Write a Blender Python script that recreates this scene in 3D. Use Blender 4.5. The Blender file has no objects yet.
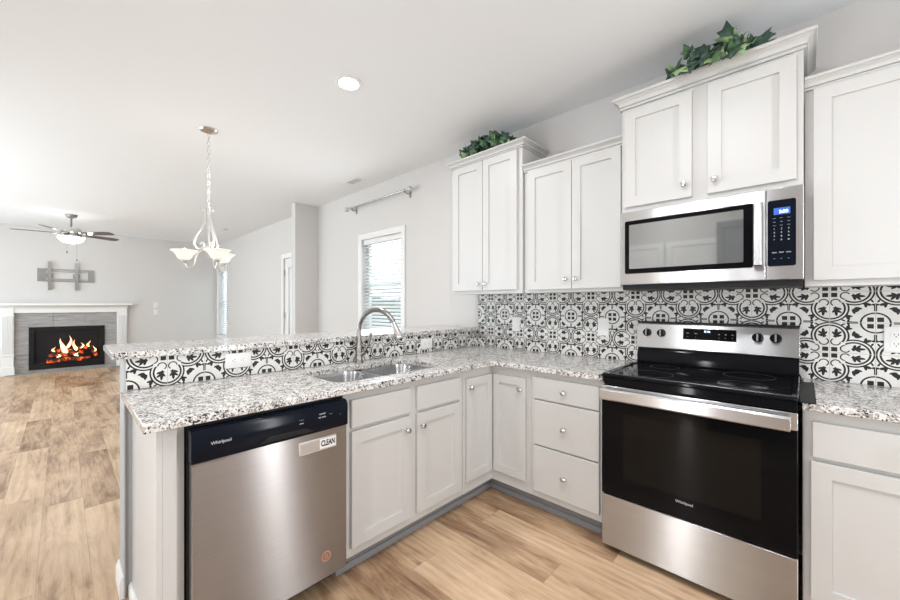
import bpy, bmesh, math, random
from mathutils import Vector, Matrix
random.seed(7)
PI = math.pi
SC = bpy.context.scene
COL = SC.collection

# ------------------------------------------------------------------ camera, world, lights, exposure
cam_d = bpy.data.cameras.new('camera'); cam = bpy.data.objects.new('camera', cam_d); COL.objects.link(cam)
cam.location = (2.143, -2.656, 1.296); cam.rotation_euler = (PI/2, 0, 0.7694)
cam_d.sensor_width = 36; cam_d.lens = 36*371/900; cam_d.shift_x = 5/900; cam_d.shift_y = 4/900
cam_d.clip_start = 0.02; SC.camera = cam

w = bpy.data.worlds.new('sky'); SC.world = w; w.use_nodes = True
bg = w.node_tree.nodes['Background']; bg.inputs[0].default_value = (0.80, 0.92, 1.0, 1); bg.inputs[1].default_value = 3.4

SC.view_settings.view_transform = 'Standard'; SC.view_settings.look = 'None'
SC.view_settings.exposure = 0.10; SC.view_settings.gamma = 1.0; SC.view_settings.use_curve_mapping = False

def area(name, loc, target, sx, sy, power, color=(1, 1, 1), shape='RECTANGLE', spread=None):
    d = bpy.data.lights.new(name, 'AREA'); d.shape = shape; d.size = sx; d.size_y = sy
    d.energy = power; d.color = color
    if spread: d.spread = spread
    o = bpy.data.objects.new(name, d); COL.objects.link(o); o.location = loc
    v = Vector(target) - Vector(loc); o.rotation_euler = v.to_track_quat('-Z', 'Y').to_euler()
    return o
# added unseen lamps: room fill and steel streaks; daylight_window stands at window_1
area('fill_kitchen', (3.15, -3.76, 1.25), (2.6, 0, 1.45), 0.8, 1.9, 13, (0.94, 0.97, 1))  # added kitchen fill, kept clear of the range reflections
area('streak_lamp_range', (1.16, -3.77, 0.84), (1.16, 0, 0.84), 0.10, 1.50, 16, (0.97, 0.98, 1))  # added lamp that draws the bright streak on the range drawer
area('streak_lamp_dishwasher', (3.66, -1.0, 1.35), (0, -1.0, 1.35), 0.10, 2.0, 24, (0.97, 0.98, 1))  # added lamp that draws the bright streak on the dishwasher door
area('fill_dining', (-3.4, -5.02, 1.3), (-3.0, 0, 1.9), 3.4, 2.0, 66, (0.86, 0.94, 1))  # added fill for the dining side, out of view
area('fill_living', (-6.6, -5.02, 1.3), (-6.6, 0, 1.5), 2.4, 1.9, 26, (0.88, 0.95, 1))  # added fill for the living room, out of view
area('daylight_window', (-1.5, -0.10, 1.6), (-1.5, -3, 1.3), 0.78, 1.1, 9, (0.93, 0.97, 1))
# recessed ceiling lamps (the first is in view, the others are over the camera's head)
for i, (lx, ly, e) in enumerate([(0.0, -1.35, 9), (1.53, -1.78, 13), (1.80, -1.95, 8), (2.8, -2.2, 3), (0.9, -3.2, 8), (2.9, -3.1, 5)]):
    area('downlight_glow', (lx, ly, 2.722), (lx, ly, 0), 0.12, 0.12, e, (0.98, 0.985, 1), 'DISK')

# ------------------------------------------------------------------ node helpers
class S:
    def __init__(s, nt, sock): s.nt = nt; s.k = sock
    def m(s, op, *a, clamp=False):
        n = s.nt.nodes.new('ShaderNodeMath'); n.operation = op; n.use_clamp = clamp
        for i, x in enumerate((s,)+a):
            if isinstance(x, S): s.nt.links.new(x.k, n.inputs[i])
            else: n.inputs[i].default_value = x
        return S(s.nt, n.outputs[0])
    def __add__(s, o): return s.m('ADD', o)
    def __sub__(s, o): return s.m('SUBTRACT', o)
    def __mul__(s, o): return s.m('MULTIPLY', o)
    def __truediv__(s, o): return s.m('DIVIDE', o)
    def lt(s, o): return s.m('LESS_THAN', o)
    def gt(s, o): return s.m('GREATER_THAN', o)
    def max(s, o): return s.m('MAXIMUM', o)
    def min(s, o): return s.m('MINIMUM', o)
    def abs(s): return s.m('ABSOLUTE')
    def sqrt(s): return s.m('SQRT')
    def floor(s): return s.m('FLOOR')

def hexc(r, g, b):
    f = lambda c: (c/255/12.92) if c/255 <= 0.04045 else ((c/255+0.055)/1.055)**2.4
    return (f(r), f(g), f(b), 1)
def mat(name, color=(0.8, 0.8, 0.8, 1), rough=0.5, metal=0.0, **kw):
    m = bpy.data.materials.new(name); m.use_nodes = True
    b = m.node_tree.nodes['Principled BSDF']
    b.inputs['Base Color'].default_value = color if len(color) == 4 else (*color, 1)
    b.inputs['Roughness'].default_value = rough; b.inputs['Metallic'].default_value = metal
    for k, v in kw.items(): b.inputs[k.replace('_', ' ')].default_value = v
    return m
def nd(m, t, **kw):
    n = m.node_tree.nodes.new(t)
    for k, v in kw.items(): setattr(n, k, v)
    return n
def lk(m, a, b): m.node_tree.links.new(a, b)
def bsdf(m): return m.node_tree.nodes['Principled BSDF']
def ramp(m, fac, stops, interp='LINEAR'):
    r = nd(m, 'ShaderNodeValToRGB'); e = r.color_ramp; e.interpolation = interp
    while len(e.elements) < len(stops): e.elements.new(0.5)
    for el, (p, c) in zip(e.elements, stops): el.position = p; el.color = c if len(c) == 4 else (*c, 1)
    lk(m, fac, r.inputs[0]); return r.outputs[0]
def pos(m, scale=(1, 1, 1)):
    g = nd(m, 'ShaderNodeNewGeometry'); mp = nd(m, 'ShaderNodeMapping'); mp.inputs['Scale'].default_value = scale
    lk(m, g.outputs['Position'], mp.inputs['Vector']); return mp.outputs[0]
def objc(m, scale=(1, 1, 1)):
    g = nd(m, 'ShaderNodeTexCoord'); mp = nd(m, 'ShaderNodeMapping'); mp.inputs['Scale'].default_value = scale
    lk(m, g.outputs['Object'], mp.inputs['Vector']); return mp.outputs[0]
def noise(m, vec, scale, detail=2, rough=0.5, dist=0.0):
    n = nd(m, 'ShaderNodeTexNoise'); n.inputs['Scale'].default_value = scale; n.inputs['Detail'].default_value = detail
    n.inputs['Roughness'].default_value = rough; n.inputs['Distortion'].default_value = dist
    lk(m, vec, n.inputs['Vector']); return n.outputs[0]
def bump(m, h, strength=0.1, dist=0.002):
    b = nd(m, 'ShaderNodeBump'); b.inputs['Strength'].default_value = strength; b.inputs['Distance'].default_value = dist
    lk(m, h, b.inputs['Height']); lk(m, b.outputs[0], bsdf(m).inputs['Normal'])
def mixc(m, fac, a, b, mode='MIX'):
    x = nd(m, 'ShaderNodeMix'); x.data_type = 'RGBA'; x.blend_type = mode
    for s, v in ((x.inputs[0], fac), (x.inputs[6], a), (x.inputs[7], b)):
        if isinstance(v, bpy.types.NodeSocket): lk(m, v, s)
        else: s.default_value = v
    return x.outputs[2]

# ------------------------------------------------------------------ materials
M = {}
def paint(name, c, rough=0.55, bs=0.05):
    m = mat(name, c, rough); bump(m, noise(m, pos(m), 220, 2), bs, 0.001); return m
M['wall'] = paint('wall_paint', (0.655, 0.638, 0.622, 1), 0.7)
M['ceiling'] = paint('ceiling_paint', (0.82, 0.835, 0.85, 1), 0.8)
M['trim'] = mat('white_trim', (0.82, 0.82, 0.81, 1), 0.35)
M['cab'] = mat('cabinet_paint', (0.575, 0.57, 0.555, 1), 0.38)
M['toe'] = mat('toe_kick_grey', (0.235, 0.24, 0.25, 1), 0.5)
M['halfwall'] = paint('half_wall_paint', (0.48, 0.49, 0.50, 1), 0.6)
M['plastic'] = mat('white_plastic', (0.83, 0.83, 0.82, 1), 0.3)
M['slot'] = mat('dark_slot', (0.05, 0.05, 0.05, 1), 0.5)
M['blackglass'] = mat('black_glass', (0.004, 0.004, 0.005, 1), 0.05, IOR=1.20)
M['black'] = mat('black_enamel', (0.008, 0.008, 0.010, 1), 0.07, IOR=1.20)
M['blackmatte'] = mat('black_matte', (0.008, 0.008, 0.009, 1), 0.45, IOR=1.35)
M['navy'] = mat('black_control_panel', (0.005, 0.007, 0.013, 1), 0.12, IOR=1.22)
M['nickel'] = mat('brushed_nickel', (0.62, 0.61, 0.60, 1), 0.22, 1.0)
M['faucet'] = mat('faucet_steel', (0.34, 0.32, 0.305, 1), 0.25, 1.0)
M['chrome'] = mat('polished_metal', (0.8, 0.8, 0.8, 1), 0.12, 1.0)
M['whitemetal'] = mat('satin_white_metal', (0.62, 0.61, 0.60, 1), 0.3, 0.35)
M['greymetal'] = mat('grey_steel', (0.27, 0.27, 0.265, 1), 0.4, 0.7)
M['copper'] = mat('copper_foil', (0.75, 0.45, 0.33, 1), 0.35, 0.8)
M['text_w'] = mat('pale_print', (0.6, 0.62, 0.65, 1), 0.5)
M['text_k'] = mat('black_print', (0.01, 0.01, 0.01, 1), 0.5)
M['blade'] = mat('dark_walnut', (0.05, 0.028, 0.022, 1), 0.3)
bl = M['blade']; lk(bl, ramp(bl, noise(bl, objc(bl, (3, 30, 30)), 6, 3), [(0.3, (0.035, 0.02, 0.015)), (0.7, (0.09, 0.045, 0.035))]), bsdf(bl).inputs['Base Color'])
def steel(name, c, axis, rough=0.30, aniso=0.75):
    m = mat(name, (*c, 1), rough, 1.0)
    sc = {'x': (1.5, 90, 900), 'y': (90, 1.5, 900)}[axis]
    v = pos(m, sc)
    n = noise(m, v, 1.0, 3)
    lk(m, ramp(m, n, [(0.3, tuple(k*0.93 for k in c)), (0.7, tuple(min(1, k*1.05) for k in c))]), bsdf(m).inputs['Base Color'])
    b = bsdf(m); b.inputs['Anisotropic'].default_value = aniso
    t = nd(m, 'ShaderNodeCombineXYZ'); t.inputs[2].default_value = 1
    lk(m, t.outputs[0], b.inputs['Tangent'])
    return m
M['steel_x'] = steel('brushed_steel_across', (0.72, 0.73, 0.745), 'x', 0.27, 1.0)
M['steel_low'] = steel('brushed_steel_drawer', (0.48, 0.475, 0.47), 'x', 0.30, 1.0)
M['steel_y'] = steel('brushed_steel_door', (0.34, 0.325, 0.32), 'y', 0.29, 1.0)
M['sink'] = mat('sink_steel', (0.55, 0.55, 0.56, 1), 0.24, 1.0)
def emit(name, c, s, base=(0.8, 0.8, 0.8, 1)):
    m = mat(name, base, 0.4); b = bsdf(m); b.inputs['Emission Color'].default_value = (*c, 1); b.inputs['Emission Strength'].default_value = s; return m
M['lamp'] = emit('lamp_lens', (1, 0.98, 0.95), 60)
M['bulb'] = emit('bulb_glow', (1, 0.93, 0.82), 12)
M['shade'] = emit('alabaster_glass', (1, 0.90, 0.80), 0.5, (0.85, 0.80, 0.74, 1))
sh = M['shade']; lk(sh, ramp(sh, noise(sh, objc(sh), 14, 3, 0.6, 1.2), [(0.3, (0.75, 0.62, 0.50)), (0.7, (1, 0.93, 0.86))]), bsdf(sh).inputs['Emission Color'])
M['fanglass'] = emit('fan_bowl_glass', (1, 0.95, 0.88), 7)
M['led'] = emit('blue_display', (0.03, 0.16, 0.75), 0.9, (0.01, 0.02, 0.05, 1))
M['led_txt'] = emit('display_digits', (0.55, 0.8, 1.0), 2.2)
M['lcd'] = mat('grey_display', (0.035, 0.038, 0.04, 1), 0.1)

# glass: clear pane with a faint reflection
g = bpy.data.materials.new('window_glass'); g.use_nodes = True; nt = g.node_tree; nt.nodes.clear()
o_ = nt.nodes.new('ShaderNodeOutputMaterial'); mx = nt.nodes.new('ShaderNodeMixShader'); tr = nt.nodes.new('ShaderNodeBsdfTransparent'); gl = nt.nodes.new('ShaderNodeBsdfGlossy')
gl.inputs['Roughness'].default_value = 0.02; mx.inputs[0].default_value = 0.06
nt.links.new(tr.outputs[0], mx.inputs[1]); nt.links.new(gl.outputs[0], mx.inputs[2]); nt.links.new(mx.outputs[0], o_.inputs[0]); M['glass'] = g

# blind slats: white vinyl that lets some daylight through
m = mat('blind_vinyl', (0.86, 0.87, 0.86, 1), 0.45); nt = m.node_tree
tl = nt.nodes.new('ShaderNodeBsdfTranslucent'); tl.inputs[0].default_value = (0.85, 0.88, 0.87, 1); ms = nt.nodes.new('ShaderNodeMixShader'); ms.inputs[0].default_value = 0.22
nt.links.new(bsdf(m).outputs[0], ms.inputs[1]); nt.links.new(tl.outputs[0], ms.inputs[2]); nt.links.new(ms.outputs[0], nt.nodes['Material Output'].inputs[0]); M['blind'] = m

# granite
def granite():
    m = mat('speckled_granite', (0.7, 0.7, 0.7, 1), 0.16)
    p = pos(m)
    wob = nd(m, 'ShaderNodeVectorMath', operation='ADD')
    nn = nd(m, 'ShaderNodeTexNoise'); nn.inputs['Scale'].default_value = 60; lk(m, p, nn.inputs['Vector'])
    sc = nd(m, 'ShaderNodeVectorMath', operation='SCALE'); sc.inputs['Scale'].default_value = 0.012
    lk(m, nn.outputs['Color'], sc.inputs[0]); lk(m, p, wob.inputs[0]); lk(m, sc.outputs[0], wob.inputs[1])
    def vor(scale):
        v = nd(m, 'ShaderNodeTexVoronoi'); v.inputs['Scale'].default_value = scale; lk(m, wob.outputs[0], v.inputs['Vector'])
        s = nd(m, 'ShaderNodeSeparateColor'); lk(m, v.outputs['Color'], s.inputs[0]); return s.outputs[0]
    base = ramp(m, vor(120), [(0.0, (0.42, 0.39, 0.36)), (0.10, (0.56, 0.53, 0.50)), (0.28, (0.70, 0.685, 0.66)), (0.5, (0.75, 0.74, 0.72)), (0.85, (0.64, 0.62, 0.60))], 'CONSTANT')
    cl = noise(m, p, 26, 3, 0.6)
    a = S(m.node_tree, vor(185)); b = S(m.node_tree, cl)
    dark = (a + (b - 0.5)*1.1).lt(0.135)
    mid = (S(m.node_tree, vor(170)) + (b - 0.5)*0.9).lt(0.17)
    c1 = mixc(m, mid.k, base, (0.25, 0.235, 0.225, 1)); c2 = mixc(m, dark.k, c1, (0.035, 0.033, 0.035, 1))
    lk(m, c2, bsdf(m).inputs['Base Color']); return m
M['granite'] = granite()

# encaustic tile: black quatrefoils and rings on white, 149 mm tiles
def tile_mat(name, ax, u0, z0, h=0.149):
    m = mat(name, (0.8, 0.8, 0.8, 1), 0.40, IOR=1.38); nt = m.node_tree
    gm = nd(m, 'ShaderNodeNewGeometry'); sp = nd(m, 'ShaderNodeSeparateXYZ'); lk(m, gm.outputs['Position'], sp.inputs[0])
    U = (S(nt, sp.outputs[ax]) - u0).m('PINGPONG', h); V = (S(nt, sp.outputs[2]) - z0).m('PINGPONG', h)
    a = U.max(V); b = U.min(V); s = (a*-1) + h; t = (b*-1) + h
    def box(p, q, cp, cq, r): return (p - cp).abs().lt(r) * (q - cq).abs().lt(r)
    def dist(p, q, cp, cq): return ((p - cp).m('POWER', 2.0) + (q - cq).m('POWER', 2.0)).sqrt()
    def line(d, R, wd): return (d - R).abs().lt(wd)
    def ell(p, q, cp, cq, ang, ra, rb):
        x = (p - cp)*math.cos(ang) + (q - cq)*math.sin(ang); y = (q - cq)*math.cos(ang) - (p - cp)*math.sin(ang)
        return ((x/ra)*(x/ra) + (y/rb)*(y/rb)).lt(1.0)
    # |b| must allow folding across the axis, so b>=0 always
    dl = dist(a, b, 0.082, 0.0)
    D = box(a, b, 0.0155, 0.0155, 0.0105)
    for e in (line(dl, 0.0515, 0.0036)*a.gt(0.0525), line(dl, 0.0640, 0.0032)*a.gt(0.0525),
              line(dist(a, b, 0.053, 0.0205), 0.0162, 0.0024)*(a - b).gt(0.004)*(a + b*0.6).lt(0.074),
              ell(a, b, 0.095, 0.0215, 0.08, 0.0235, 0.0062), ell(a, b, 0.082, 0.026, 1.35, 0.0155, 0.0058), ell(a, b, 0.094, 0.029, 0.90, 0.0150, 0.0052), ell(a, b, 0.092, 0.016, -0.60, 0.0130, 0.0045),
              line(dist(s, t, 0, 0), 0.046, 0.0033), box(s, t, 0.0155, 0.0155, 0.0105),
              s.lt(0.0050)*(t - 0.073).abs().lt(0.018), ell(s, t, 0.0, 0.086, 0, 0.013, 0.0055),
              ell(s, t, 0.026, 0.088, 0.30, 0.0150, 0.0066), ell(s, t, 0.031, 0.084, 1.4, 0.0120, 0.0050), ell(s, t, 0.010, 0.103, 1.1, 0.008, 0.0035),
              ell(s, t, 0.060, 0.062, 0.785, 0.0098, 0.0145), ell(s, t, 0.053, 0.069, 0.3, 0.0125, 0.0050)):
        D = D.max(e)
    gr = U.lt(0.0011).max(V.lt(0.0011)).max(U.gt(h-0.0011)).max(V.gt(h-0.0011))
    wear = noise(m, pos(m), 30, 3)
    white = ramp(m, wear, [(0.3, (0.70, 0.69, 0.66)), (0.7, (0.78, 0.77, 0.74))])
    c = mixc(m, D.k, white, (0.014, 0.014, 0.017, 1)); c = mixc(m, gr.k, c, (0.50, 0.49, 0.46, 1))
    lk(m, c, bsdf(m).inputs['Base Color']); return m
M['tile_wall'] = tile_mat('patterned_tile_wall', 0, 0.147, 1.058)
M['tile_half'] = tile_mat('patterned_tile_half_wall', 1, -1.716, 1.060)

# floor planks running along x
def floor_mat():
    m = mat('oak_plank_floor', (0.5, 0.4, 0.3, 1), 0.34); nt = m.node_tree
    gm = nd(m, 'ShaderNodeNewGeometry'); sp = nd(m, 'ShaderNodeSeparateXYZ'); lk(m, gm.outputs['Position'], sp.inputs[0])
    X = S(nt, sp.outputs[0]); Y = S(nt, sp.outputs[1]) + 20.03
    W, L = 0.182, 1.22
    row = (Y/W).floor()
    wn = nd(m, 'ShaderNodeTexWhiteNoise', noise_dimensions='1D'); lk(m, row.k, wn.inputs['W'])
    xo = X + 30 + S(nt, wn.outputs['Value'])*L
    colm = (xo/L).floor()
    cb = nd(m, 'ShaderNodeCombineXYZ'); lk(m, row.k, cb.inputs[0]); lk(m, colm.k, cb.inputs[1])
    w2 = nd(m, 'ShaderNodeTexWhiteNoise', noise_dimensions='2D'); lk(m, cb.outputs[0], w2.inputs['Vector'])
    pid = S(nt, w2.outputs['Value'])
    # coordinates of the grain, shifted per plank
    cv = nd(m, 'ShaderNodeCombineXYZ'); lk(m, (X + pid*37.0).k, cv.inputs[0]); lk(m, (Y + pid*11.0).k, cv.inputs[1]); lk(m, (pid*9.0).k, cv.inputs[2])
    def mapped(sc):
        mp = nd(m, 'ShaderNodeMapping'); mp.inputs['Scale'].default_value = sc; lk(m, cv.outputs[0], mp.inputs[0]); return mp.outputs[0]
    g1 = noise(m, mapped((1.0, 7.0, 1)), 1.9, 6, 0.68, 1.6)
    g2 = noise(m, mapped((3, 60, 1)), 2.0, 4, 0.7)
    blotch = noise(m, mapped((1.0, 2.6, 1)), 1.7, 3, 0.55, 0.4)
    rings = nd(m, 'ShaderNodeTexWave', wave_type='RINGS'); lk(m, mapped((0.55, 4.2, 1)), rings.inputs['Vector'])
    rings.inputs['Scale'].default_value = 1.6; rings.inputs['Distortion'].default_value = 4; rings.inputs['Detail'].default_value = 2; rings.inputs['Detail Scale'].default_value = 1.2
    f = S(nt, g1)*0.55 + S(nt, g2)*0.24 + S(nt, rings.outputs['Fac'])*pid.gt(0.6)*0.07 + S(nt, blotch)*0.50 + (pid - 0.5)*0.15 - 0.15
    col = ramp(m, f.k, [(0.28, (0.14, 0.072, 0.038)), (0.40, (0.33, 0.20, 0.115)), (0.51, (0.52, 0.35, 0.215)), (0.70, (0.70, 0.505, 0.335))])
    kv = nd(m, 'ShaderNodeTexVoronoi'); kv.inputs['Scale'].default_value = 1.0; lk(m, mapped((1.9, 4.6, 1)), kv.inputs['Vector'])
    ks = ramp(m, kv.outputs['Distance'], [(0.0, (1, 1, 1)), (0.045, (0.75, 0.75, 0.75)), (0.11, (0, 0, 0))])
    kc = nd(m, 'ShaderNodeSeparateColor'); lk(m, kv.outputs['Color'], kc.inputs[0])
    knot = S(nt, ks) * S(nt, kc.outputs[0]).gt(0.45)*0.85
    col = mixc(m, knot.k, col, (0.13, 0.075, 0.045, 1))
    fy = (Y/W).m('FRACT'); fx = (xo/L).m('FRACT')
    gap = fy.lt(0.008).max(fx.lt(0.0016))
    col = mixc(m, (gap*0.55).k, col, (0.14, 0.085, 0.05, 1))
    lk(m, col, bsdf(m).inputs['Base Color'])
    bump(m, g2, 0.06, 0.001)
    return m
M['floor'] = floor_mat()

# fireplace tile: long grey streaked stone
m = mat('grey_stone_tile', (0.4, 0.4, 0.4, 1), 0.35); nz = noise(m, pos(m, (1, 1.4, 12)), 3, 4, 0.6, 0.5)
lk(m, ramp(m, nz, [(0.3, (0.26, 0.255, 0.25)), (0.7, (0.43, 0.42, 0.41))]), bsdf(m).inputs['Base Color']); M['stone'] = m
m = mat('charred_log', (0.03, 0.02, 0.015, 1), 0.9); nz = noise(m, pos(m), 14, 4, 0.7); b = bsdf(m)
lk(m, ramp(m, nz, [(0.50, (0, 0, 0)), (0.62, (0.9, 0.08, 0.01)), (0.75, (1, 0.35, 0.05))]), b.inputs['Emission Color']); b.inputs['Emission Strength'].default_value = 1.6; M['log'] = m
m = emit('flame', (1, 0.5, 0.1), 1.5); tc = nd(m, 'ShaderNodeNewGeometry'); sp = nd(m, 'ShaderNodeSeparateXYZ'); lk(m, tc.outputs['Position'], sp.inputs[0])
mr = nd(m, 'ShaderNodeMapRange'); mr.inputs[1].default_value = 0.28; mr.inputs[2].default_value = 0.70; lk(m, sp.outputs[2], mr.inputs[0])
lk(m, ramp(m, mr.outputs[0], [(0.0, (1, 0.80, 0.35)), (0.30, (1, 0.62, 0.14)), (0.6, (1, 0.33, 0.04)), (1.0, (0.7, 0.10, 0.01))]), bsdf(m).inputs['Emission Color']); M['flame'] = m

def leafm(name, c1, c2):
    m = mat(name, c1, 0.42); lk(m, ramp(m, noise(m, pos(m), 55, 2), [(0.35, c1), (0.65, c2)]), bsdf(m).inputs['Base Color']); return m
M['leaf1'] = leafm('deep_green_leaf', (0.018, 0.050, 0.033, 1), (0.04, 0.095, 0.06, 1))
M['leaf2'] = leafm('mid_green_leaf', (0.05, 0.12, 0.05, 1), (0.09, 0.17, 0.075, 1))
M['leaf3'] = leafm('pale_green_leaf', (0.20, 0.34, 0.13, 1), (0.34, 0.46, 0.24, 1))
M['stemg'] = mat('vine_stem', (0.10, 0.09, 0.05, 1), 0.7)
M['grass'] = leafm('lawn', (0.03, 0.06, 0.025, 1), (0.05, 0.085, 0.035, 1))
M['hedge'] = leafm('hedge_leaf', (0.02, 0.04, 0.02, 1), (0.045, 0.07, 0.035, 1))

# ------------------------------------------------------------------ mesh helpers
def top_loc(p):
    while p.parent: p = p.parent
    return p.location.copy()
def obj(name, bm, m, parent=None, bevel=0.0, smooth=True, label=None, recalc=True):
    if recalc: bmesh.ops.recalc_face_normals(bm, faces=bm.faces)
    if parent is not None: bmesh.ops.translate(bm, vec=-top_loc(parent), verts=bm.verts)
    me = bpy.data.meshes.new(name); bm.to_mesh(me); bm.free()
    for x in (m if isinstance(m, (list, tuple)) else [m]): me.materials.append(x)
    if smooth:
        me.shade_smooth(); me.set_sharp_from_angle(angle=math.radians(32))
    o = bpy.data.objects.new(name, me); COL.objects.link(o)
    if parent is not None: o.parent = parent
    if bevel:
        b = o.modifiers.new('edge', 'BEVEL'); b.width = bevel; b.segments = 2; b.limit_method = 'ANGLE'; b.angle_limit = math.radians(40)
    if label: o['label'] = label
    return o
def thing(name, label, cat, loc=(0, 0, 0), group=None):
    o = bpy.data.objects.new(name, None); COL.objects.link(o); o.location = loc; o.empty_display_size = 0.05
    o['label'] = label; o['category'] = cat
    if group: o['group'] = group
    return o
def tag(o, label, cat, group=None):
    o['label'] = label; o['category'] = cat
    if group: o['group'] = group
    return o
def struct(name, bm, m, parent=None, **k):
    o = obj(name, bm, m, parent, **k)
    if parent is None: o['kind'] = 'structure'
    return o
def sthing(name, loc=(0, 0, 0)):
    o = bpy.data.objects.new(name, None); COL.objects.link(o); o.location = loc; o['kind'] = 'structure'; return o
def B(): return bmesh.new()
def box(bm, x0, x1, y0, y1, z0, z1, mi=0):
    x0, x1 = sorted((x0, x1)); y0, y1 = sorted((y0, y1)); z0, z1 = sorted((z0, z1))
    v = [bm.verts.new(p) for p in ((x0, y0, z0), (x1, y0, z0), (x1, y1, z0), (x0, y1, z0), (x0, y0, z1), (x1, y0, z1), (x1, y1, z1), (x0, y1, z1))]
    for f in ((0, 3, 2, 1), (4, 5, 6, 7), (0, 1, 5, 4), (1, 2, 6, 5), (2, 3, 7, 6), (3, 0, 4, 7)):
        bm.faces.new([v[i] for i in f]).material_index = mi
    return bm
def bx(*a): return box(B(), *a)
def ring_join(bm, rings, closed=True, cap0=False, cap1=False, mi=0):
    rv = [[bm.verts.new(p) for p in r] for r in rings]
    for a, b in zip(rv, rv[1:]):
        n = len(a)
        for i in range(n if closed else n-1):
            j = (i+1) % n
            try: bm.faces.new((a[i], a[j], b[j], b[i])).material_index = mi
            except ValueError: pass
    if cap0: bm.faces.new(rv[0][::-1]).material_index = mi
    if cap1: bm.faces.new(rv[-1]).material_index = mi
    return rv
def basis(ax):
    ax = Vector(ax).normalized(); t = Vector((0, 0, 1)) if abs(ax.z) < 0.9 else Vector((1, 0, 0))
    u = ax.cross(t).normalized(); return ax, u, ax.cross(u).normalized()
def lathe(bm, prof, c=(0, 0, 0), ax=(0, 0, 1), n=24, mi=0, cap=True):
    a, u, v = basis(ax); c = Vector(c); rings = []
    for r, h in prof:
        rings.append([c + a*h + (u*math.cos(2*PI*i/n) + v*math.sin(2*PI*i/n))*max(r, 1e-4) for i in range(n)])
    ring_join(bm, rings, True, cap, cap, mi); return bm
def cyl(bm, p0, p1, r, r1=None, n=16, mi=0):
    d = Vector(p1) - Vector(p0); return lathe(bm, [(r, 0), (r if r1 is None else r1, d.length)], p0, d, n, mi)
def tube(bm, pts, r, n=10, mi=0, cap=True):
    pts = [Vector(p) for p in pts]; rs = r if isinstance(r, (list, tuple)) else [r]*len(pts); rings = []; prev = None
    for i, p in enumerate(pts):
        t = (pts[min(i+1, len(pts)-1)] - pts[max(i-1, 0)]).normalized()
        if prev is None: _, u, v = basis(t)
        else:
            u = (prev - t*prev.dot(t)).normalized(); v = t.cross(u)
        prev = u; rings.append([p + (u*math.cos(2*PI*k/n) + v*math.sin(2*PI*k/n))*rs[i] for k in range(n)])
    ring_join(bm, rings, True, cap, cap, mi); return bm
def spline(pts, k=8):
    P = [Vector(p) for p in pts]; P = [P[0]*2-P[1]] + P + [P[-1]*2-P[-2]]; out = []
    for i in range(1, len(P)-2):
        for j in range(k):
            t = j/k; a, b, c, d = P[i-1:i+3]
            out.append(0.5*((2*b) + (-a+c)*t + (2*a-5*b+4*c-d)*t*t + (-a+3*b-3*c+d)*t**3))
    out.append(P[-2]); return out
def rrect(x0, x1, y0, y1, r, n=6):
    out = []
    for cx, cy, a0 in ((x1-r, y1-r, 0), (x0+r, y1-r, PI/2), (x0+r, y0+r, PI), (x1-r, y0+r, 3*PI/2)):
        for i in range(n+1):
            a = a0 + PI/2*i/n; out.append((cx+r*math.cos(a), cy+r*math.sin(a)))
    return out
def prism(bm, poly, z0, z1, holes=(), F=None):
    F = F or (lambda x, y, z: (x, y, z)); edges = []
    for lp in [poly]+list(holes):
        vs = [bm.verts.new(F(x, y, z1)) for x, y in lp]
        edges += [bm.edges.new((vs[i], vs[(i+1) % len(vs)])) for i in range(len(vs))]
    bmesh.ops.triangle_fill(bm, edges=edges, use_beauty=True)
    ex = bmesh.ops.extrude_face_region(bm, geom=list(bm.faces))
    dv = Vector(F(0, 0, z0)) - Vector(F(0, 0, z1))
    bmesh.ops.translate(bm, vec=dv, verts=[g for g in ex['geom'] if isinstance(g, bmesh.types.BMVert)])
    return bm
# maps for cabinet faces: u along the run, w out of the wall, z up
FW = lambda u, w, z: (u, -w, z)          # along the range wall, facing -y
FP = lambda u, w, z: (w, u, z)           # along the peninsula, facing +x
def fbox(bm, F, u0, u1, w0, w1, z0, z1, mi=0):
    a = F(u0, w0, z0); b = F(u1, w1, z1); return box(bm, a[0], b[0], a[1], b[1], a[2], b[2], mi)
def shaker(F, u0, u1, z0, z1, w0, t=0.019, fw=0.057, rec=0.010):
    bm = B(); c = 0.0015
    def ring(i, w): return [F(u0+i, w, z0+i), F(u1-i, w, z0+i), F(u1-i, w, z1-i), F(u0+i, w, z1-i)]
    ring_join(bm, [ring(0, w0), ring(0, w0+t-c), ring(c, w0+t), ring(fw, w0+t), ring(fw+0.001, w0+t-rec)], True, True, True)
    return bm
def slab(F, u0, u1, z0, z1, w0, t=0.019):
    bm = B(); c = 0.0025
    def ring(i, w): return [F(u0+i, w, z0+i), F(u1-i, w, z0+i), F(u1-i, w, z1-i), F(u0+i, w, z1-i)]
    ring_join(bm, [ring(0, w0), ring(0, w0+t-c), ring(c, w0+t)], True, True, True); return bm
def knob(F, u, z, w, parent):
    a = Vector(F(0, 1, 0)) - Vector(F(0, 0, 0)); bm = B()
    lathe(bm, [(0.008, 0), (0.0065, 0.003), (0.0055, 0.012), (0.009, 0.017), (0.0145, 0.021), (0.0155, 0.025), (0.013, 0.029), (0.006, 0.031)], F(u, w, z), a, 16)
    obj('knob', bm, M['nickel'], parent, label='round brushed nickel knob')
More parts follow.
